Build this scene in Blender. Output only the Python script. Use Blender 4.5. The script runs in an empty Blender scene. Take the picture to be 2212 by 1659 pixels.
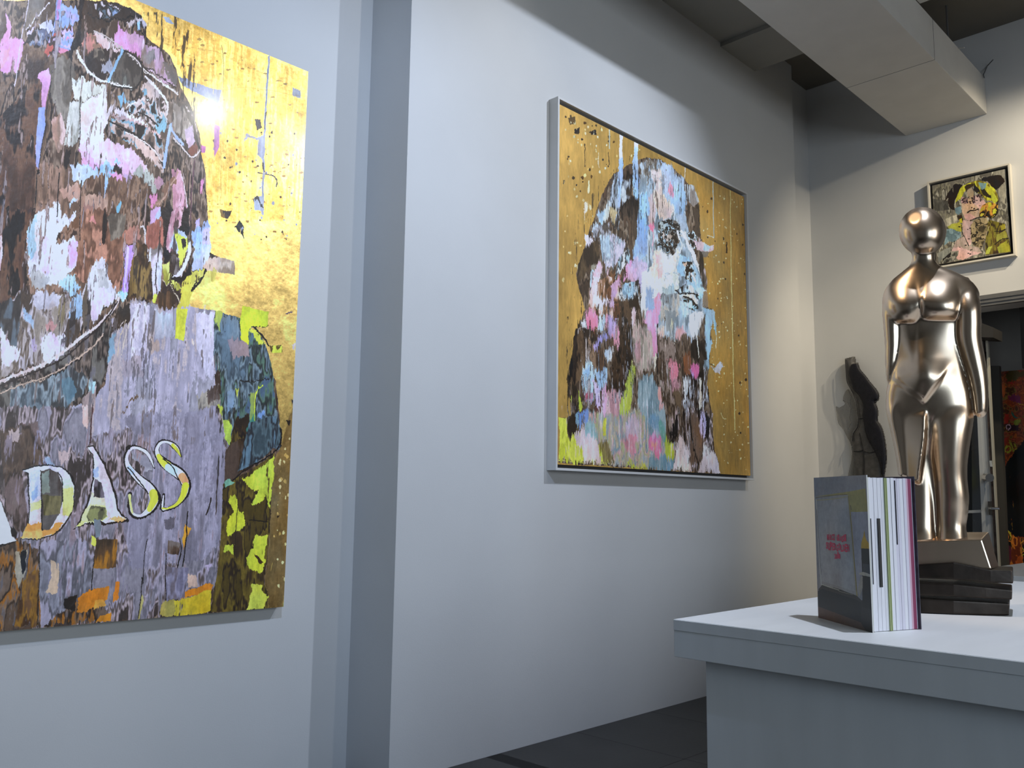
import bpy, bmesh, math, random
import numpy as np
from mathutils import Vector
S = bpy.context.scene
COL = S.collection

# ------------------------------------------------------------------ camera
IW, IH = 2212.0, 1659.0
YAW, PITCH, ROLL, FPX = 0.77213581, 0.13274116, 0.01288764, 1891.38
CX, CY = IW / 2, IH / 2
CAM = np.array([0.0, 0.0, 1.12])
_f = np.array([math.cos(PITCH) * math.cos(YAW), math.cos(PITCH) * math.sin(YAW), math.sin(PITCH)])
_r = np.array([math.sin(YAW), -math.cos(YAW), 0.0])
_u = np.cross(_r, _f)
_c, _s = math.cos(ROLL), math.sin(ROLL)
CR, CU, CF = _c * _r + _s * _u, -_s * _r + _c * _u, _f
cam_data = bpy.data.cameras.new('camera')
cam_data.sensor_width = 36.0
cam_data.lens = FPX / IW * 36.0
cam_data.clip_start = 0.05
cam = bpy.data.objects.new('camera', cam_data)
COL.objects.link(cam)
from mathutils import Matrix
cam.matrix_world = Matrix(((CR[0], CU[0], -CF[0], CAM[0]), (CR[1], CU[1], -CF[1], CAM[1]), (CR[2], CU[2], -CF[2], CAM[2]), (0, 0, 0, 1)))
S.camera = cam

# ------------------------------------------------------------------ world, lights, exposure
S.view_settings.view_transform = 'Standard'
S.view_settings.look = 'None'
S.view_settings.gamma = 1.0
S.view_settings.use_curve_mapping = False
S.view_settings.exposure = 0.0
w = bpy.data.worlds.new('sky'); S.world = w; w.use_nodes = True
bg = w.node_tree.nodes['Background']
bg.inputs[0].default_value = (0.50, 0.66, 1.0, 1); bg.inputs[1].default_value = 0.02

def area(name, loc, target, sx, sy, power, col, spread=180):
    l = bpy.data.lights.new(name, 'AREA'); l.shape = 'RECTANGLE'; l.size = sx; l.size_y = sy
    l.energy = power; l.color = col; l.spread = math.radians(spread)
    o = bpy.data.objects.new(name, l); COL.objects.link(o); o.location = loc
    o.rotation_euler = (Vector(target) - Vector(loc)).to_track_quat('-Z', 'Y').to_euler()
    return o
def spot(name, loc, target, power, col, ang, blend=0.15, rad=0.03):
    l = bpy.data.lights.new(name, 'SPOT'); l.energy = power; l.color = col
    l.spot_size = math.radians(ang); l.spot_blend = blend; l.shadow_soft_size = rad
    o = bpy.data.objects.new(name, l); COL.objects.link(o); o.location = loc
    o.rotation_euler = (Vector(target) - Vector(loc)).to_track_quat('-Z', 'Y').to_euler()
    return o
# daylight entering the shop windows of the street side (right hand wall, near the camera)
for xc, pw, cc in ((-0.45, 72, (0.62, 0.80, 1.0)), (1.65, 68, (0.86, 0.89, 0.93))):
    area('window_daylight', (xc, -3.62, 2.1), (xc, 0, 2.1), 1.75, 2.2, pw, cc)
# track lamps and added fill spots near the ceiling, cool over the near bays, warm at the far end
spot('track_or_fill_lamp', (3.99, 0.2, 4.11), (3.4, 2.9, 2.3), 248, (0.74, 0.83, 1.0), 70, 0.7, 0.03)
spot('track_or_fill_lamp', (2.9, 0.2, 4.0), (1.4, 3.17, 2.0), 50, (1.0, 0.97, 0.94), 80, 0.5, 0.03)
spot('track_or_fill_lamp', (5.5, 0.2, 4.1), (6.4, 1.7, 2.7), 195, (1.0, 0.87, 0.66), 70, 0.7, 0.03)
spot('track_or_fill_lamp', (5.3, 0.75, 4.0), (6.4, 2.75, 1.5), 120, (1.0, 0.85, 0.62), 50, 0.8, 0.03)
spot('track_or_fill_lamp', (2.1, 0.3, 4.2), (2.3, 0.5, 0.9), 290, (0.76, 0.84, 1.0), 40, 0.4, 0.03)  # added fill, stands in for high daylight on the counter top
spot('track_or_fill_lamp', (0.6, 0.2, 3.9), (0.8, 3.17, 1.7), 240, (0.52, 0.68, 1.0), 90, 0.6, 0.03)  # added blue fill imitating daylight on the first bay wall
spot('track_or_fill_lamp', (1.2, 0.6, 4.2), (0.9, 3.13, 1.9), 95, (0.95, 0.95, 1.0), 38, 0.9, 0.03)  # added fill that lifts the whites of the gold painting, no known fixture
spot('track_or_fill_lamp', (1.15, 1.5, 4.2), (2.2, 0.74, 1.5), 95, (1.0, 0.74, 0.48), 16, 0.6, 0.03)

# ------------------------------------------------------------------ helpers
def ray(px, py):
    return (px - CX) / FPX * CR - (py - CY) / FPX * CU + CF
def on(px, py, ax, val):
    d = ray(px, py); return CAM + d * ((val - CAM[ax]) / d[ax])
def proj(P):
    v = P - CAM
    z = v @ CF
    return CX + FPX * (v @ CR) / z, CY - FPX * (v @ CU) / z

def mat(name, col, rough=0.6, metal=0.0, noise=0.0, scale=8.0, bump=0.0, bscale=60.0, coat=0.0, alpha=1.0, aniso=None, spec=0.5):
    m = bpy.data.materials.new(name); m.use_nodes = True
    nt = m.node_tree; b = nt.nodes['Principled BSDF']
    b.inputs['Roughness'].default_value = rough; b.inputs['Metallic'].default_value = metal
    b.inputs['Coat Weight'].default_value = coat; b.inputs['Coat Roughness'].default_value = 0.12
    b.inputs['Alpha'].default_value = alpha
    b.inputs['Specular IOR Level'].default_value = spec
    tc = nt.nodes.new('ShaderNodeTexCoord')
    if noise > 0:
        n = nt.nodes.new('ShaderNodeTexNoise'); n.inputs['Scale'].default_value = scale; n.inputs['Detail'].default_value = 6
        if aniso:
            mp = nt.nodes.new('ShaderNodeMapping'); mp.inputs['Scale'].default_value = aniso
            nt.links.new(tc.outputs['Object'], mp.inputs[0]); nt.links.new(mp.outputs[0], n.inputs['Vector'])
        else:
            nt.links.new(tc.outputs['Object'], n.inputs['Vector'])
        r = nt.nodes.new('ShaderNodeValToRGB')
        r.color_ramp.elements[0].position = 0.3; r.color_ramp.elements[1].position = 0.7
        r.color_ramp.elements[0].color = [c * (1 - noise) for c in col] + [1]
        r.color_ramp.elements[1].color = [min(1, c * (1 + noise)) for c in col] + [1]
        nt.links.new(n.outputs['Fac'], r.inputs[0]); nt.links.new(r.outputs[0], b.inputs['Base Color'])
    else:
        b.inputs['Base Color'].default_value = (*col, 1)
    if bump > 0:
        n2 = nt.nodes.new('ShaderNodeTexNoise'); n2.inputs['Scale'].default_value = bscale; n2.inputs['Detail'].default_value = 8
        nt.links.new(tc.outputs['Object'], n2.inputs['Vector'])
        bp = nt.nodes.new('ShaderNodeBump'); bp.inputs['Strength'].default_value = bump; bp.inputs['Distance'].default_value = 0.002
        nt.links.new(n2.outputs['Fac'], bp.inputs['Height']); nt.links.new(bp.outputs[0], b.inputs['Normal'])
    return m

def tag(o, label=None, cat=None, group=None, kind=None):
    if label: o['label'] = label
    if cat: o['category'] = cat
    if group: o['group'] = group
    if kind: o['kind'] = kind
    return o
def empty(name, loc, label, cat, group=None):
    o = bpy.data.objects.new(name, None); COL.objects.link(o); o.location = [float(v) for v in loc]
    o.empty_display_size = 0.05
    bpy.context.view_layer.update()
    return tag(o, label, cat, group)
def mesh(name, V, F, m, parent=None, smooth=False, bevel=0.0, uv=None):
    V = np.array(V, float)
    if parent is not None:
        V = V - np.array(parent_loc(parent))
    me = bpy.data.meshes.new(name)
    me.from_pydata(V.tolist(), [], [list(map(int, f)) for f in F]); me.update()
    if bevel > 0:
        bm = bmesh.new(); bm.from_mesh(me)
        bmesh.ops.recalc_face_normals(bm, faces=bm.faces)
        bmesh.ops.bevel(bm, geom=[e for e in bm.edges if e.is_manifold and e.calc_face_angle(0) > 0.5], offset=bevel, segments=2, affect='EDGES', profile=0.6)
        bm.to_mesh(me); bm.free()
    o = bpy.data.objects.new(name, me); COL.objects.link(o)
    if m is not None: me.materials.append(m)
    if smooth: me.polygons.foreach_set('use_smooth', [True] * len(me.polygons))
    if parent is not None: o.parent = parent
    return o
def parent_loc(p):
    v = Vector((0, 0, 0))
    while p is not None:
        v += p.location; p = p.parent
    return v
BF = [(0, 3, 2, 1), (4, 5, 6, 7), (0, 1, 5, 4), (1, 2, 6, 5), (2, 3, 7, 6), (3, 0, 4, 7)]
def box(name, x0, x1, y0, y1, z0, z1, m, parent=None, bevel=0.0):
    V = [(x0, y0, z0), (x1, y0, z0), (x1, y1, z0), (x0, y1, z0), (x0, y0, z1), (x1, y0, z1), (x1, y1, z1), (x0, y1, z1)]
    return mesh(name, V, BF, m, parent, bevel=bevel)
def hexa(name, bot, top, m, parent=None, bevel=0.0):
    return mesh(name, list(bot) + list(top), BF, m, parent, bevel=bevel)
def tube(name, pts, rad, m, parent=None, n=8, cap=True):
    pts = [np.array(p, float) for p in pts]; V = []; F = []
    rad = rad if hasattr(rad, '__len__') else [rad] * len(pts)
    for i, p in enumerate(pts):
        t = pts[min(i + 1, len(pts) - 1)] - pts[max(i - 1, 0)]; t /= np.linalg.norm(t) + 1e-9
        a = np.cross(t, (0.3, 0.2, 0.93) if abs(t[2]) < 0.9 else (1, 0, 0)); a /= np.linalg.norm(a); b = np.cross(t, a)
        for k in range(n):
            q = 2 * math.pi * k / n; V.append(p + rad[i] * (math.cos(q) * a + math.sin(q) * b))
    for i in range(len(pts) - 1):
        for k in range(n):
            F.append((i * n + k, i * n + (k + 1) % n, (i + 1) * n + (k + 1) % n, (i + 1) * n + k))
    if cap:
        F.append(tuple(range(n))[::-1]); F.append(tuple((len(pts) - 1) * n + k for k in range(n)))
    return mesh(name, V, F, m, parent, smooth=False)
def struct(o): o['kind'] = 'structure'; return o

# ------------------------------------------------------------------ materials
M_WALL = mat('wall_paint', (0.60, 0.60, 0.59), 0.75, noise=0.02, scale=2.5, bump=0.15, bscale=180)
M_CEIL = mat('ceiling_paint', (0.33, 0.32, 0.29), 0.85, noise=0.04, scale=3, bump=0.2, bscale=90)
M_DUCT = mat('duct_paint', (0.58, 0.56, 0.52), 0.7, noise=0.04, scale=5, bump=0.15)
M_WALLD = mat('street_wall_paint', (0.30, 0.30, 0.30), 0.8, noise=0.03)
M_FLOOR = mat('floor_stone', (0.022, 0.021, 0.019), 0.42, noise=0.35, scale=3, bump=0.2)
M_TABLE = mat('table_paint', (0.70, 0.71, 0.71), 0.5, noise=0.03, scale=4, bump=0.1, aniso=(1, 6, 1))
M_FRAME = mat('frame_white', (0.66, 0.66, 0.65), 0.5, noise=0.02)
M_DARK = mat('dark_paint', (0.030, 0.028, 0.026), 0.6, noise=0.1)
M_GAP = mat('frame_gap', (0.07, 0.068, 0.066), 0.8)
M_TRIM = mat('door_trim', (0.12, 0.12, 0.12), 0.5, noise=0.1)
M_DOORW = mat('door_white', (0.42, 0.44, 0.45), 0.5, noise=0.03)
M_GLASS = mat('door_glass', (0.012, 0.014, 0.013), 0.08, noise=0.2)
M_CHROME = mat('chrome', (0.6, 0.6, 0.6), 0.2, 1.0)
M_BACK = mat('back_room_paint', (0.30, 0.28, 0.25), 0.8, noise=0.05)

# ------------------------------------------------------------------ room
W2, W1, XC, XE, XF = 2.882, 3.172, 2.287, 5.961, 6.416
YS = 2.982
ZC, ZD = 4.43, 3.823
XB, YR = -4.2, -3.6
struct(box('floor', XB, 9.0, YR - 0.1, 3.4, -0.1, 0, M_FLOOR))
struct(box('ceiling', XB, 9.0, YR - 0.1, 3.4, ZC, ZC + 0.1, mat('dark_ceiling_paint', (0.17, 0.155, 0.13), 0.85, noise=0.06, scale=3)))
# floor tiles with recessed joints near the wall that shows
_t = []
for i in range(9):
    for j in range(6):
        x0 = 2.2 + i * 0.62; y1 = W2 - 0.004 - j * 0.62
        _t.append((x0, y1))
fl = bpy.data.objects['floor']
me0 = None
for x0, y1 in _t:
    if x0 < 2.28: x0 = 2.29
    if me0 is None:
        o = box('tile', 0, 0.618, -0.618, 0, 0, 0.003, M_FLOOR, None, bevel=0.0006); me0 = o.data
    else:
        o = bpy.data.objects.new('tile', me0); COL.objects.link(o)
    o.location = (x0, y1, 0.0); o.parent = fl
# left wall: recessed first bay and the thicker second bay
V = [(XB, W1, 0), (XC, W1, 0), (XC, W2, 0), (XE, W2, 0), (XE, YS, 0), (XF, YS, 0), (XF, 3.4, 0), (XB, 3.4, 0)]
n = len(V)
V2 = V + [(x, y, ZC) for x, y, z in V]
F = [tuple(range(n))[::-1], tuple(range(n, 2 * n))] + [(i, (i + 1) % n, n + (i + 1) % n, n + i) for i in range(n)]
struct(mesh('wall_left', V2, F, M_WALL))
# far wall with door opening
DL, DR, DH = 2.06, 0.25, 2.47
struct(box('wall_back', XF, XF + 0.18, DL, 3.4, 0, ZC, M_WALL))
o = box('wall_back_right', XF, XF + 0.18, YR, DR, 0, ZC, M_WALL); struct(o)
o = box('wall_back_top', XF, XF + 0.18, DR, DL, DH, ZC, M_WALL); struct(o)
struct(box('wall_rear', XB - 0.1, XB, YR, 3.4, 0, ZC, M_WALLD))
# street wall with the window openings (beside and behind the camera)
wr = [(XB, -3.45), (-1.65, -1.35), (0.45, 0.75), (2.55, 9.0)]
for k, (a, b) in enumerate(wr):
    struct(box('wall_right', a, b, YR - 0.1, YR, 0, ZC, M_WALLD))
struct(box('wall_right_low', -3.45, 2.55, YR - 0.1, YR, 0, 1.0, M_WALLD))
struct(box('wall_right_high', -3.45, 2.55, YR - 0.1, YR, 3.2, ZC, M_WALLD))
for k, (a, b) in enumerate(((-3.45, -1.65), (-1.35, 0.45), (0.75, 2.55))):
    f0 = box('window_%d' % (k + 1), a, b, YR - 0.05, YR - 0.01, 1.0, 1.06, M_DARK); struct(f0)
    for (x0, x1, z0, z1) in ((a, b, 3.14, 3.2), (a, a + 0.05, 1.06, 3.14), (b - 0.05, b, 1.06, 3.14)):
        box('window_bar', x0, x1, YR - 0.05, YR - 0.01, z0, z1, M_DARK, f0)
# dropped soffit along the left wall and the cross beam
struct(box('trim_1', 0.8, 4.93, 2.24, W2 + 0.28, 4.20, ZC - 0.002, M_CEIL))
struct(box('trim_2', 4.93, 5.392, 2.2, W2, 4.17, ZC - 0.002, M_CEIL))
# air duct along the ceiling, in sections
duct = empty('ceiling_duct', (5.4, 1.95, ZD), 'boxed white air duct running under the ceiling to the far wall', 'duct')
for i, (a, b) in enumerate(((0.4, 2.9), (2.903, 5.388), (5.393, XF - 0.002))):
    box('duct_section', a, b, 1.68, 2.228, ZD, 4.09, M_DUCT, duct, bevel=0.004)
for xx in (5.3905, 2.9015):
    box('joint', xx - 0.004, xx + 0.004, 1.681, 2.226, ZD + 0.002, 4.088, M_DARK, duct)
for xx in (1.5, 3.6, 5.9):
    for yy in (1.75, 2.16):
        tube('hanger_rod', [(xx, yy, 4.088), (xx, yy, ZC)], 0.006, M_TRIM, duct, 6)
p = on(2125, 163, 1, 1.675)
tube('wire', [on(2124, 160, 1, 1.679), on(2126, 168, 1, 1.665), on(2124, 162, 1, 1.67), on(2133, 142, 1, 1.66), on(2145, 129, 1, 1.60)], 0.0035, M_TRIM, duct, 5)
tube('wire', [on(2070, 104, 1, 1.672), on(2083, 103, 1, 1.63)], 0.003, M_DUCT, duct, 5)
d2 = box('branch_duct', 4.20, 5.16, -0.6, 1.676, 4.085, 4.41, M_DUCT, None, bevel=0.004)
tag(d2, 'short branch box crossing above the long duct at the top edge', 'duct')
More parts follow.
